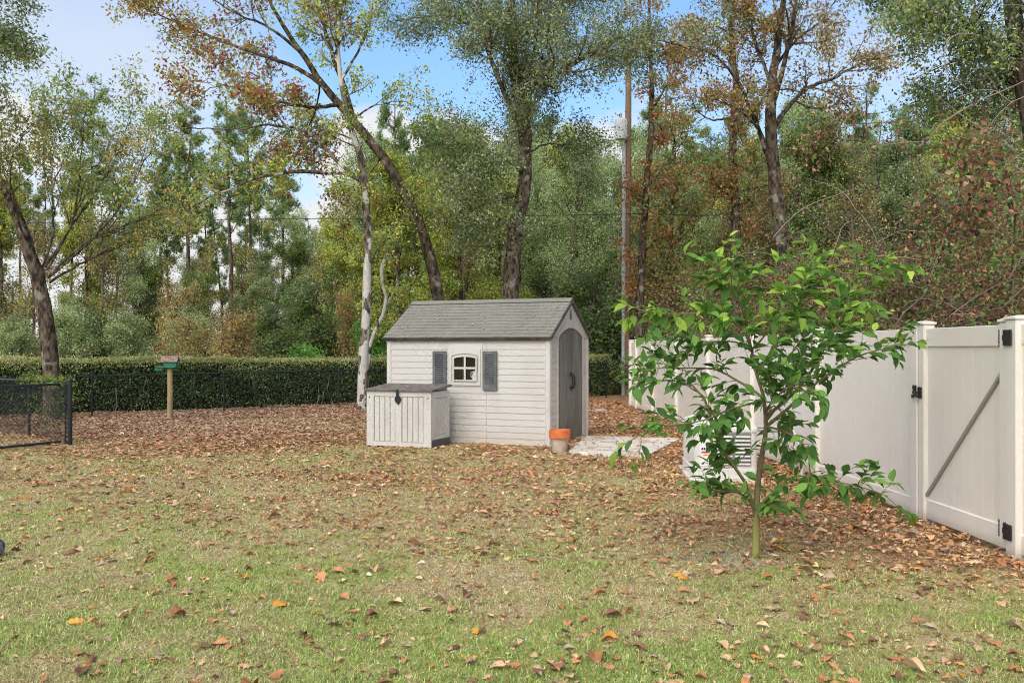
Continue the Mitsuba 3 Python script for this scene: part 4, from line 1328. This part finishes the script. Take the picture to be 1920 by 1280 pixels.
tree('pale_sapling', 'thin crooked white barked sapling beside the shed roof', rng,
     [(pt(Yt, (683, 760), (694, 650), (725, 560), (715, 518), (735, 450), (765, 392), (790, 340)), [.055, .05, .05, .045, .04, .03, .015], None)], 'mat_bark_pale',
     [dict(M=16, t0=.4, l0=.4, l1=1.2, up=.08), dict(M=60, t0=.2, l0=.2, l1=.5, rmin=.003)], [dict(n=420, s=.08, c=YELLOW + SPRING, jit=.1)])
# the tall oak behind the shed
Yt = 25.2
tree('tall_oak', 'tall oak with grey green leaves rising behind the shed roof', rng,
     [(pt(Yt, (952, 745), (953, 650), (956, 560), (968, 420), (985, 340), (986, 250), (970, 170), (960, 70), (955, -60), (950, -200)), [.28, .25, .235, .212, .19, .17, .15, .125, .09, .045], None),
      (pt(Yt, (986, 260), (990, 200, .4), (1000, 120, .8), (1010, 40, 1), (1015, -100, 1.2)), .11, .04),
      (pt(Yt, (988, 168), (1050, 135, -.5), (1110, 98, -1), (1175, 68, -1.5), (1250, 78, -1.7), (1300, 100, -1.8)), .085, .015),
      (pt(Yt, (978, 240), (940, 160, -.8), (905, 60, -1.2), (890, -60, -1.5)), .08, .03), (pt(Yt, (965, 120), (900, 60, .8), (820, 30, 1.2), (740, 40, 1.5)), .06, .012),
      (pt(Yt, (985, 330), (930, 290, -.8), (870, 270, -1.2), (840, 300, -1.4)), .035, .01), (pt(Yt, (985, 300), (1040, 270, .8), (1090, 290, 1.2)), .035, .01),
      (pt(Yt, (980, 370), (940, 370, -.8), (880, 400, -1.2)), .03, .008), (pt(Yt, (960, 60), (1040, 10, 1), (1130, -20, 1.4)), .05, .012)],
     'mat_bark_grey',
     [dict(M=120, t0=.12, l0=.9, l1=2.6, ang=.9, up=.05, skip=1), dict(M=1000, t0=.1, l0=.35, l1=1.1, up=-.02, rmin=.003), dict(M=120, src=0, t0=.50, t1=.75, l0=.5, l1=1.3, up=.0)],
     [dict(n=26000, s=.078, c=GREY * 2 + GREEN[:2] + OLIVE[:1], lev=2, jit=.16, clump=.6, var=.34), dict(n=5000, s=.075, c=GREY + OLIVE[:2], lev=3, jit=.22)])
# thin dark tree with rusty leaves by the pole
Yt = 29.5
tree('thin_rusty_tree', 'thin dark tree hung with clumps of rusty brown leaves right of the utility pole', rng,
     [(pt(Yt, (1192, 745), (1200, 560), (1208, 420), (1216, 300), (1222, 180), (1218, 60), (1215, -40)), [.15, .13, .12, .11, .09, .06, .02], None),
      (pt(Yt, (1220, 210), (1250, 160, .5), (1280, 100, .8), (1290, 40, 1)), .04, .01), (pt(Yt, (1212, 360), (1240, 320, .5), (1265, 300, .8)), .025, .008)],
     'mat_bark_dark',
     [dict(M=60, t0=.22, l0=.4, l1=1.4, ang=1.1, up=.04), dict(M=330, t0=.15, l0=.25, l1=.7, rmin=.003)],
     [dict(n=2300, s=.11, c=RUST + BROWN[:1] + OLIVE[:1], jit=.14, clump=1.1)])
Yt = 27.6
tree('slender_tree', 'slender straight grey trunk between the pole and the forked oak', rng,
     [(pt(Yt, (1384, 745), (1376, 560), (1378, 420), (1374, 300), (1379, 180), (1372, 60), (1370, -60)), [.15, .13, .125, .12, .11, .10, .06], None),
      (pt(Yt, (1374, 70), (1340, 50, -.5), (1300, 65, -.8), (1262, 40, -1)), .035, .008), (pt(Yt, (1377, 220), (1340, 225, .3), (1310, 210, .5), (1290, 180, .6), (1262, 185, .8)), .035, .008), (pt(Yt, (1374, 40), (1410, -20, .5), (1440, -80, .8)), .04, .01)],
     'mat_bark_grey',
     [dict(M=48, t0=.4, l0=.5, l1=1.8, ang=1.0, up=.04), dict(M=300, t0=.15, l0=.3, l1=.8, rmin=.003)],
     [dict(n=3800, s=.10, c=OLIVE + RUST + BROWN, jit=.14, clump=.9)])
Yt = 25.8
tree('forked_oak', 'dark forked oak with brownish olive leaves above the citrus tree', rng,
     [(pt(Yt, (1494, 745), (1476, 580), (1463, 440), (1452, 340), (1446, 240), (1449, 150), (1462, 50), (1478, -80)), [.25, .22, .21, .19, .17, .13, .09, .04], None),
      (pt(Yt, (1450, 330), (1425, 250, -.5), (1400, 190, -.8), (1375, 140, -1), (1330, 100, -1.3), (1300, 90, -1.5)), .09, .012), (pt(Yt, (1449, 245), (1475, 205, .4), (1510, 168, .8), (1560, 148, 1.1), (1625, 115, 1.3), (1680, 105, 1.5)), .08, .012),
      (pt(Yt, (1450, 190), (1475, 100, -.5), (1492, 0, -.8), (1500, -100, -1)), .085, .03), (pt(Yt, (1448, 170), (1425, 100, .6), (1400, 40, .9), (1350, -10, 1.2)), .06, .012), (pt(Yt, (1452, 130), (1500, 70, 1), (1550, 30, 1.4), (1580, -40, 1.6)), .05, .012)],
     'mat_bark_dark',
     [dict(M=85, t0=.25, l0=.8, l1=2.1, ang=.8, up=.05, skip=1), dict(M=620, t0=.12, l0=.3, l1=.9, up=.0, rmin=.003)],
     [dict(n=6200, s=.095, c=OLIVE + BROWN + RUST[:2] + GREY[:1], jit=.13, clump=.8)])
# overhanging trees of the upper corners
Yt = 15.5
tree('overhanging_oak', 'dark leafed oak overhanging the upper right corner above the vines', rng,
     [(pt(Yt, (2010, 820), (1985, 500), (1940, 250), (1908, 80), (1885, -80), (1870, -260)), [.30, .26, .21, .17, .13, .06], None),
      (pt(Yt, (1915, 110), (1840, 60, -.4), (1770, 40, -.8), (1690, 55, -1)), .06, .012), (pt(Yt, (1895, 0), (1820, -60, .5), (1740, -70, .8), (1660, -40, 1.2)), .06, .012), (pt(Yt, (1930, 180), (1870, 150, .6), (1800, 165, 1), (1750, 200, 1.3)), .04, .01), (pt(Yt, (1900, 40), (1960, -20, -.6), (2050, -60, -1)), .06, .015)],
     'mat_bark_dark',
     [dict(M=70, t0=.15, l0=.6, l1=1.6, ang=.8, up=.03, skip=1), dict(M=560, t0=.1, l0=.25, l1=.75, rmin=.003)],
     [dict(n=12500, s=.066, c=GREEN + GREY + OLIVE[:1], jit=.12, clump=.6)])
Yt = 17.0
tree('overhanging_oak', 'grey green leafy branch hanging into the upper left corner', rng,
     [(pt(Yt, (-420, 760), (-400, 400), (-330, 150), (-260, -60), (-200, -250)), [.28, .24, .2, .15, .06], None), (pt(Yt, (-330, 150), (-200, 80, -.4), (-90, 50, -.6), (10, 60, -.8), (70, 90, -.9)), .07, .01),
      (pt(Yt, (-290, 30), (-150, -40, .5), (-40, -30, .7), (50, -10, .8)), .06, .012), (pt(Yt, (-340, 190), (-200, 150, .5), (-90, 150, .7), (-10, 180, .8)), .05, .01)],
     'mat_bark_grey', [dict(M=46, t0=.35, l0=.5, l1=1.2, ang=.7, up=-.02, skip=1), dict(M=330, t0=.1, l0=.25, l1=.6, rmin=.003)], [dict(n=6500, s=.066, c=GREY + GREEN[:2], jit=.10, clump=.6)])


# ------------------------------------------------------------------ kinds of woodland tree, as groups of trunk and crown
def kind(gname, seed, build):
    r = np.random.default_rng(seed)
    trunk_, crown_, bark, leafmat = build(r)
    scene[gname] = {'type': 'shapegroup', 'trunk': mikit.ply(trunk_, bark, smooth=True), 'crown': mikit.ply((crown_[0], crown_[1]), leafmat, color=crown_[2])}


def broadleaf(H, W, z0, nl, size, cols, w=None, bark='mat_bark_grey', jit=.2, M1=26, M2=150, up=.08, clump=.5, r0=.16):
    def b(r):
        P, R = limbs_of(r, [(np.array([[0, 0, -.1], [.1, .05, H * .3], [-.1, .1, H * .6], [.05, 0, H * .96]]) * [1 + r.normal(0, .5), 1, 1], r0, .025)], 16, .04)
        A_ = sprout(r, P, R, M1, z0, 1.0, W * .55, W, ang=.95, up=up, n=6, wob=.2)
        B_ = sprout(r, A_[0], A_[1], M2, .2, 1.0, W * .2, W * .5, ang=.8, up=up * .5, n=5, wob=.2)
        C_ = sprout(r, B_[0], B_[1], M2 * 2, .1, 1.0, W * .08, W * .22, ang=.9, up=0, n=3)
        tr_ = join([tubes(P, R, 8), tubes(*A_, 5), tubes(*B_, 3)])
        L = np.vstack([leaf_pts(r, B_[0], nl // 2, .1, jit, clump), leaf_pts(r, C_[0], int(nl * 1.1), .1, jit * .7, clump)])
        return tr_, cloud(r, L, size * 1.12, cols, w, .55, .4, .5, .32), bark, 'mat_leaf'
    return b


def tufts(r, C, size, cols, k=6):
    n = len(C)
    col = palette(r, n, np.asarray(cols) * LEAF_GAIN, None, .28)
    d0 = unit(rand_unit(r, n) + [0, 0, .7])
    out = []
    for j_ in range(k):
        d = unit(d0 * .9 + rand_unit(r, n) * .75)
        s_ = unit(np.cross(d, rand_unit(r, n)))
        ln = (size * r.uniform(.7, 1.3, n))[:, None]
        v_ = np.stack([C - s_ * .016, C + s_ * .016, C + d * ln + s_ * .004], 1).reshape(-1, 3)
        out.append((v_, np.arange(3 * n).reshape(-1, 3), np.repeat(col, 3, 0)))
    return joinc(out)


def pine(H, z0, W, nt, cols, size=.24, r0=.17):
    def b(r):
        bend = r.normal(0, .35, 2)
        P, R = limbs_of(r, [(np.array([[0, 0, -.1], [bend[0] * .3, 0, H * .35], [bend[0], bend[1] * .5, H * .7], [bend[0] * .8, bend[1], H]]), r0, .03)], 18, .03)
        A_ = sprout(r, P, R, 36, z0, .99, W * .5, W, ang=1.15, up=.06, n=6, wob=.14)
        B_ = sprout(r, A_[0], A_[1], 230, .3, 1.0, W * .15, W * .42, ang=.75, up=.1, n=4)
        D_ = sprout(r, P, R, 14, .3, z0, .3, 1.4, ang=1.3, up=-.04, n=4)
        tr_ = join([tubes(P, R, 8), tubes(*A_, 4), tubes(*B_, 3), tubes(*D_, 3)])
        return tr_, tufts(r, leaf_pts(r, B_[0], int(nt * 1.5), .4, .10, .4), size, cols), 'mat_bark_pine', 'mat_leaf'
    return b


PINEC = [(.085, .12, .045), (.11, .15, .055), (.065, .095, .04), (.14, .165, .07)]
SOFT = [(.13, .165, .075), (.17, .20, .095), (.10, .135, .06), (.21, .235, .12)]
kind('kind_pine_a', 1, pine(16, .52, 2.3, 2300, PINEC))
kind('kind_pine_b', 2, pine(15, .62, 2.0, 1900, PINEC))
kind('kind_pine_c', 3, pine(13, .35, 2.2, 2600, PINEC, .22))
kind('kind_grey_oak', 4, broadleaf(10, 3.0, .25, 15000, .10, GREY + GREEN[:2] + OLIVE[:1]))
kind('kind_green_oak', 5, broadleaf(9, 2.8, .2, 15000, .10, GREEN + OLIVE[:2]))
kind('kind_yellow_maple', 6, broadleaf(9, 2.4, .2, 12000, .105, YELLOW + SPRING + OLIVE[:2]))
kind('kind_soft_tree', 7, broadleaf(11, 2.8, .14, 20000, .085, SOFT, jit=.24, M1=34, M2=220))
kind('kind_brown_tree', 8, broadleaf(9, 2.4, .25, 4200, .11, BROWN[:2] + RUST[2:] + OLIVE * 2 + SPRING * 2, clump=1.0))
kind('kind_bare_tree', 9, broadleaf(8, 2.0, .2, 2600, .085, BROWN + OLIVE + GREY, bark='mat_twig', M1=34, M2=330, clump=1.0, r0=.09))
kind('kind_shrub_dark', 10, broadleaf(3.6, 1.7, .04, 9000, .085, GREEN + GREY[:2], M1=26, r0=.06, jit=.16))
kind('kind_shrub_soft', 11, broadleaf(3.8, 1.8, .04, 11000, .075, SOFT + GREY[:1], M1=28, r0=.06, jit=.16))
kind('kind_shrub_twiggy', 12, broadleaf(3.4, 1.6, .04, 2600, .075, BROWN + OLIVE, bark='mat_twig', M1=34, M2=330, r0=.05))
kind('kind_shrub_orange', 13, broadleaf(2.6, 1.2, .25, 2600, .085, [(.20, .115, .05), (.16, .11, .055), (.22, .15, .055), (.11, .12, .05), (.10, .10, .05)], M1=24, M2=260, clump=1.3, r0=.05))
kind('kind_shrub_bright', 14, broadleaf(2.2, 1.1, .06, 5200, .085, [(.08, .17, .035), (.06, .13, .03), (.11, .20, .05)], M1=20, r0=.05))


def stand(key, g, x, Y, top, H, rot, wide=1.0, px=None):
    """one tree of kind g under key, its top at photo row `top` when H is the height of the kind"""
    h = CAMZ + (HZ - top) / F * Y
    s_ = h / H
    M = np.eye(4)
    c_, sn = math.cos(rot), math.sin(rot)
    sw_ = s_ * wide
    M[:3, :3] = np.array([[c_ * sw_, -sn * sw_, 0], [sn * sw_, c_ * sw_, 0], [0, 0, s_]])
    M[:3, 3] = (x - CX) / F * Y, Y, -.1
    scene[key] = {'type': 'instance', 'to_world': T4(M.tolist()), 'g': {'type': 'ref', 'id': g}}


KH = dict(pine_a=16.3, pine_b=15.3, pine_c=13.3, grey_oak=11, green_oak=10, yellow_maple=9.8, soft_tree=12, brown_tree=10, bare_tree=9, shrub_dark=4.0, shrub_soft=4.2, shrub_twiggy=3.9, shrub_orange=2.9, shrub_bright=2.5)
R_ = random.Random(77)
# trees one can tell apart: (name, kind, px, Y, top row, wide, label, group)
SEEN = [
    ('pine_tree', 'pine_a', 168, 46, 150, .9, 'tall pine at the far left above the low green shrubs', 'pines in the woods'),
    ('pine_tree', 'pine_b', 352, 44, 190, .9, 'pine with a thin trunk behind the bird feeder', 'pines in the woods'),
    ('pine_tree', 'pine_a', 432, 41, 165, 1.0, 'pine with the thickest dark trunk, between bird feeder and lichened tree', 'pines in the woods'),
    ('pine_tree', 'pine_b', 470, 45, 215, .9, 'slim pine just right of the thickest pine trunk', 'pines in the woods'),
    ('pine_tree', 'pine_b', 300, 52, 260, .9, 'small far pine seen left of the bird feeder pine', 'pines in the woods'),
    ('pine_tree', 'pine_a', 745, 48, 175, .8, 'pine topping the yellow leaves between leaning trunk and tall oak', 'pines in the woods'),
    ('pine_tree', 'pine_c', 1290, 44, 150, 1.0, 'green pine between the rusty tree and the slender trunk', 'pines in the woods'),
    ('pine_tree', 'pine_c', 1545, 42, 205, 1.0, 'pale green pine right of the forked oak', 'pines in the woods'),
    ('soft_leaved_tree', 'soft_tree', 1085, 36, 225, 1.0, 'soft grey green tree left of the utility pole', 'feathery trees'),
    ('soft_leaved_tree', 'soft_tree', 1020, 40, 290, .9, 'soft green tree half hidden by the tall oak trunk', 'feathery trees'),
    ('soft_leaved_tree', 'soft_tree', 1300, 38, 300, .9, 'soft dull green tree behind the slender grey trunk', 'feathery trees'),
    ('yellow_leaved_tree', 'yellow_maple', 745, 30.5, 285, .95, 'yellow green small tree between white lichened trunk and leaning trunk', 'yellowing trees'),
    ('yellow_leaved_tree', 'yellow_maple', 868, 30.0, 270, 1.0, 'yellow green tree directly above the shed roof', 'yellowing trees'),
    ('yellow_leaved_tree', 'yellow_maple', 940, 33, 330, .8, 'low yellow tree to the left of the tall oak foot', 'yellowing trees'),
    ('brown_leaved_tree', 'brown_tree', 1265, 33, 170, .8, 'brown leaved tree behind the thin rusty tree', 'brown leaved trees'),
    ('brown_leaved_tree', 'brown_tree', 620, 40, 375, .7, 'sparse orange brown tree left of the lichened trunk', 'brown leaved trees'),
    ('brown_leaved_tree', 'brown_tree', 1420, 34, 235, .8, 'brown leaved tree behind the forked oak', 'brown leaved trees'),
    ('bare_tree', 'bare_tree', 1380, 31, 330, 1.0, 'grey brown twiggy tree left of the forked oak trunk', 'twiggy trees'),
    ('bare_tree', 'bare_tree', 880, 34, 300, .9, 'twiggy thin tree between the leaning trunk and the tall oak', 'twiggy trees'),
    ('bare_tree', 'bare_tree', 1600, 27, 260, 1.0, 'grey twiggy tree standing behind the vine thicket', 'twiggy trees'),
    ('shrub', 'shrub_soft', 240, 31, 575, 1.1, 'pale green spreading shrub above the hedge left of the feeder', 'shrubs behind the hedge'),
    ('shrub', 'shrub_soft', 120, 30, 555, 1.0, 'pale green shrub behind the leaning trunk foot', 'shrubs behind the hedge'),
    ('shrub', 'shrub_soft', 20, 29, 590, 1.0, 'soft green shrub at the left edge above the hedge', 'shrubs behind the hedge'),
    ('shrub', 'shrub_dark', 520, 33, 540, 1.1, 'dark green shrub right of the orange bush above the hedge', 'shrubs behind the hedge'),
    ('shrub', 'shrub_dark', 595, 35, 500, 1.0, 'dark green shrub left of the white lichened trunk', 'shrubs behind the hedge'),
    ('shrub', 'shrub_orange', 447, 29, 585, 1.05, 'rounded orange brown bush above the hedge', 'orange shrubs'),
    ('shrub', 'shrub_orange', 335, 36.5, 535, .7, 'bright orange shrub above the bird feeder', 'orange shrubs'),
    ('shrub', 'shrub_orange', 648, 33, 545, .5, 'pinkish orange shrub touching the white lichened trunk', 'orange shrubs'),
    ('shrub', 'shrub_bright', 575, 29, 640, 1.3, 'low bright green plant just above the hedge top', 'shrubs behind the hedge'),
    ('shrub', 'shrub_bright', 690, 30, 600, .9, 'bright green shrub between the white trunk and the shed', 'shrubs behind the hedge'),
    ('shrub', 'shrub_dark', 1120, 32.5, 470, 1.2, 'dark green shrub between shed gable and utility pole', 'shrubs behind the hedge'),
    ('shrub', 'shrub_twiggy', 345, 31, 578, 1.2, 'grey twiggy shrub behind the bird feeder', 'shrubs behind the hedge'),
    ('shrub', 'shrub_twiggy', 1260, 30, 480, 1.0, 'brown twiggy shrub behind the far end of the vinyl fence', 'shrubs behind the hedge'),
    ('shrub', 'shrub_twiggy', 1400, 29, 460, 1.2, 'brown twiggy shrub behind the citrus tree top', 'shrubs behind the hedge'),
    ('shrub', 'shrub_dark', 1330, 28, 530, 1.0, 'dull green shrub above the vinyl fence behind the citrus tree', 'shrubs behind the hedge'),
]
for nm, kd, px, Yt, top_, wide, lab, grp in SEEN:
    k = numbered(nm)
    stand(k, 'kind_' + kd, px, Yt, top_, KH[kd], R_.uniform(0, 6.28), wide)
    tag(k, lab, nm.split('_')[-1], grp)
# the rest of the wood, one mass
kw = 0


def wood(kd, px, Y, top_, wide=1.0):
    global kw
    kw += 1
    stand(f'woodland__{kw:03d}', 'kind_' + kd, px, Y, top_, KH[kd], R_.uniform(0, 6.28), wide)


for x in range(-260, 2300, 66):                       # undergrowth along the edge of the wood
    lo = 585 if x < 700 else (560 if x < 1150 else 520)
    wood(R_.choice(['shrub_dark', 'shrub_soft', 'shrub_twiggy', 'shrub_dark', 'shrub_twiggy', 'shrub_soft']), x + R_.uniform(-25, 25), R_.uniform(34, 39), lo + R_.uniform(-40, 30), R_.uniform(.9, 1.3))
for x in range(-300, 2300, 84):
    lo = 490 if x < 640 else (380 if x < 1000 else 360)
    wood(R_.choice(['bare_tree', 'green_oak', 'soft_tree', 'brown_tree', 'yellow_maple', 'yellow_maple' if x < 1000 else 'grey_oak']), x + R_.uniform(-35, 35), R_.uniform(40, 47), lo + R_.uniform(-60, 50), R_.uniform(.8, 1.1))
for x in list(range(-260, 660, 50)) + list(range(660, 2300, 62)):
    lo = 330 if x < 600 else (330 if x < 800 else 250)
    wood(R_.choice(['pine_a', 'pine_b', 'pine_c', 'pine_c'] if x > 650 else ['pine_a', 'pine_b']), x + R_.uniform(-30, 30), R_.uniform(48, 62), lo + R_.uniform(-60, 90), R_.uniform(.8, 1.1))
for x in range(1450, 2250, 70):
    wood(R_.choice(['soft_tree', 'green_oak', 'yellow_maple', 'grey_oak', 'bare_tree']), x + R_.uniform(-30, 30), R_.uniform(28, 36), (230 if x < 1700 else 150) + R_.uniform(-60, 60), R_.uniform(.8, 1.0))
for x in range(700, 2300, 66):
    wood(R_.choice(['soft_tree', 'grey_oak', 'green_oak', 'soft_tree']), x + R_.uniform(-30, 30), R_.uniform(44, 54), 255 + R_.uniform(-60, 60), R_.uniform(.9, 1.1))
for x in range(-240, 700, 62):
    wood(R_.choice(['green_oak', 'grey_oak', 'bare_tree', 'soft_tree', 'yellow_maple']), x + R_.uniform(-30, 30), R_.uniform(38, 44), (330 if x < 260 else 455) + R_.uniform(-50, 50), R_.uniform(.9, 1.1))
for x in range(250, 760, 34):
    wood(R_.choice(['soft_tree', 'pine_c', 'brown_tree', 'bare_tree', 'grey_oak', 'yellow_maple']), x + R_.uniform(-16, 16), R_.uniform(49, 58), 420 + R_.uniform(-80, 90), R_.uniform(.75, 1.0))
for x in range(1040, 1260, 45):
    wood(R_.choice(['soft_tree', 'pine_c', 'soft_tree']), x, R_.uniform(40, 48), 250 + R_.uniform(-30, 60), 1.0)
for x in range(1290, 2000, 52):
    wood(R_.choice(['soft_tree', 'pine_c', 'grey_oak', 'green_oak']), x + R_.uniform(-20, 20), R_.uniform(39, 48), 195 + R_.uniform(-45, 45), R_.uniform(.8, 1.0))
for x in range(690, 1040, 58):
    wood(R_.choice(['soft_tree', 'pine_c', 'yellow_maple']), x + R_.uniform(-20, 20), R_.uniform(38, 46), 250 + R_.uniform(-45, 45), R_.uniform(.7, .9))
for x in range(-500, 2500, 70):
    wood(R_.choice(['shrub_dark', 'shrub_twiggy', 'green_oak', 'grey_oak']), x + R_.uniform(-30, 30), R_.uniform(66, 85), 585 + R_.uniform(-20, 20), 1.8)
tag('woodland', 'mixed autumn woodland of pines and hardwoods closing the view behind the hedge', 'woodland', kind='stuff')


# ------------------------------------------------------------------ vine thicket behind the fence
def thicket(label, seed, c, rad, H, cols, w, nl, size, ncane, group='vine thickets behind the fence', cane='mat_twig'):
    """an arching tangle of canes over a mound, with dead and green leaves"""
    r = np.random.default_rng(seed)
    k = thing('vine_thicket', label, 'thicket', group)
    o = np.c_[c[0] + r.normal(0, rad[0] * .35, ncane), c[1] + r.normal(0, rad[1] * .35, ncane), np.zeros(ncane)]
    ang_ = r.uniform(0, 6.283, ncane)
    d = unit(np.c_[np.cos(ang_) * .5, np.sin(ang_) * .5, np.ones(ncane)])
    L = H * r.uniform(.8, 1.55, ncane)
    Q = [o]
    for s_ in range(9):
        d = unit(d + r.normal(0, .15, (ncane, 3)) + np.c_[np.cos(ang_), np.sin(ang_), -np.ones(ncane)] * (.05 + .035 * s_))
        Q.append(Q[-1] + d * (L / 9)[:, None] * [rad[0] / H * 1.4 if rad[0] > .4 * H else 1, 1, 1])
    P = np.stack(Q, 1)
    R = r.uniform(.010, .028, ncane)[:, None] * np.linspace(1, .25, 10)
    ok = lambda q: ((q[..., 0] > fence_x(q[..., 1]) + .12) | (q[..., 2] > 1.95) & (q[..., 0] > fence_x(q[..., 1]) - .25)).all(1)
    R, P = R[ok(P)], P[ok(P)]
    A_ = sprout(r, P, R, ncane * 7, .2, 1, .4, 1.4, ang=.8, wob=.28, up=-.03, n=6, rmin=.003)
    B_ = sprout(r, A_[0], A_[1], ncane * 16, .1, 1, .25, .85, ang=.9, wob=.3, n=5, rmin=.0035)
    A_ = A_[0][ok(A_[0])], A_[1][ok(A_[0])]
    B_ = B_[0][ok(B_[0])], B_[1][ok(B_[0])]
    add('canes', join([tubes(P, R, 5), tubes(*A_, 4)]), cane, k, smooth=True, kind='stuff', label='tangle of dry arching canes')
    add('twigs', tubes(*B_, 3), 'mat_pale_twig' if cane == 'mat_twig' else cane, k, kind='stuff', label='fine dry twigs')
    nb = 22 if seed in (1, 2, 7, 8) else 9
    o = np.c_[c[0] + r.normal(0, rad[0] * .5, nb), c[1] - rad[1] * r.uniform(.2, .9, nb), H * r.uniform(.35, .95, nb)]
    d = unit(np.c_[r.normal(-.35, .6, nb), r.normal(-.35, .45, nb), r.uniform(.1, 1.0, nb)])
    W_ = [o]
    for s_ in range(11):
        d = unit(d + r.normal(0, .13, (nb, 3)) + [0, 0, -.11])
        W_.append(W_[-1] + d * r.uniform(.10, .26, nb)[:, None])
    W_ = np.stack(W_, 1)
    W_ = W_[ok(W_)]
    add('bare_canes', tubes(W_, r.uniform(.006, .011, len(W_))[:, None] * np.linspace(1, .3, 12), 4), 'mat_pale_twig', k, kind='stuff', label='pale bare canes arching out of the tangle')
    C = np.vstack([leaf_pts(r, A_[0], int(nl * 1.1), .1, .14, 1.0), leaf_pts(r, B_[0], int(nl * 1.3), .1, .10, 1.0)])
    C = C[(C[:, 2] > .1) & (C[:, 0] > fence_x(C[:, 1]) + .12 - .3 * (C[:, 2] > 1.9))]
    addc('foliage', cloud(r, C, size * .72, cols, w, .62, .45, .4, .4, 2.35), 'mat_leaf', k, kind='stuff', label='dead brown and green vine leaves')
    return k


DEADV = [(.135, .058, .038), (.095, .05, .036), (.18, .095, .055), (.075, .042, .032)]
MIXV = DEADV + GREEN + OLIVE[:2] + [(.10, .16, .06)]
thicket('tall brown vine thicket rising behind the gate at the right edge', 1, (6.6, 12.2), (1.7, 2.0), 4.7, MIXV, [4, 4, 3, 3, 1.5, 1.5, 1, 1, 1, 1, 1.2], 17000, .085, 60)
thicket('reddish brown vine thicket behind the fence right of the citrus tree', 2, (6.5, 16.2), (1.9, 2.0), 4.0, MIXV, [4, 4, 3, 3, 1.5, 1.5, 1, 1, 1, 1, 1], 15000, .095, 56)
thicket('green leaved vine thicket just above the fence behind the citrus tree', 3, (5.2, 13.2), (1.0, 2.2), 2.3, MIXV + SPRING, [1.5, 1.5, 1, 1, 3, 3, 2, 2, 2, 1, 3, 4, 3, 3], 13000, .09, 36)
thicket('lower mixed vine thicket behind the middle of the fence', 4, (5.6, 19.5), (1.7, 2.4), 3.3, MIXV, [2, 2, 1.5, 1.5, 3, 3, 2, 2, 2, 2, 2], 9000, .095, 46)
thicket('olive vine thicket behind the far end of the fence', 5, (5.6, 24.5), (1.8, 2.2), 3.2, MIXV, [1, 1, 1, 1, 3, 3, 2, 2, 2, 2, 1], 8000, .10, 40)
thicket('tall grey green thicket above the reddish vines', 6, (9.6, 19.0), (2.2, 2.4), 6.0, MIXV + GREY, [2, 2, 1.5, 1, 3, 3, 2, 2, 2, 2, 1, 3, 3, 2, 2], 20000, .10, 60)
thicket('dark red vine tangle climbing into the overhanging oak', 7, (8.2, 13.8), (1.7, 1.8), 6.3, MIXV, [5, 4, 4, 3, 2, 2, 1, 1, 1, 1, 1], 30000, .09, 56)
thicket('dull green thicket at the right edge behind the gate', 8, (5.9, 9.0), (1.0, 1.6), 3.2, MIXV + SPRING, [3, 3, 2, 2, 3, 3, 2, 2, 1, 1, 1, 2, 2, 1], 11000, .075, 40)
# vine on the short chain link run and around the foot of the leaning tree
r = np.random.default_rng(9)
tk_ = r.random(500) ** .8
C = np.c_[np.array(C0)[None, :2] + (np.array(C1) - np.array(C0))[None, :2] * (.02 + .38 * tk_[:, None]) + r.normal(0, .09, (500, 2)), 1.02 + r.normal(.03, .05, 500)]
C2 = np.array([-8.25, 16.4, .62]) + r.normal(0, 1, (520, 3)) * [.20, .3, .24]
C2 = C2[C2[:, 2] > .03]
addc('fence_vine', cloud(r, np.vstack([C, C2]), .055, SPRING + OLIVE[:2] + GREEN[1:2], aspect=.6, gain=1.7), 'mat_leaf', label='yellow green vine growing over the short chain link run', cat='vine')
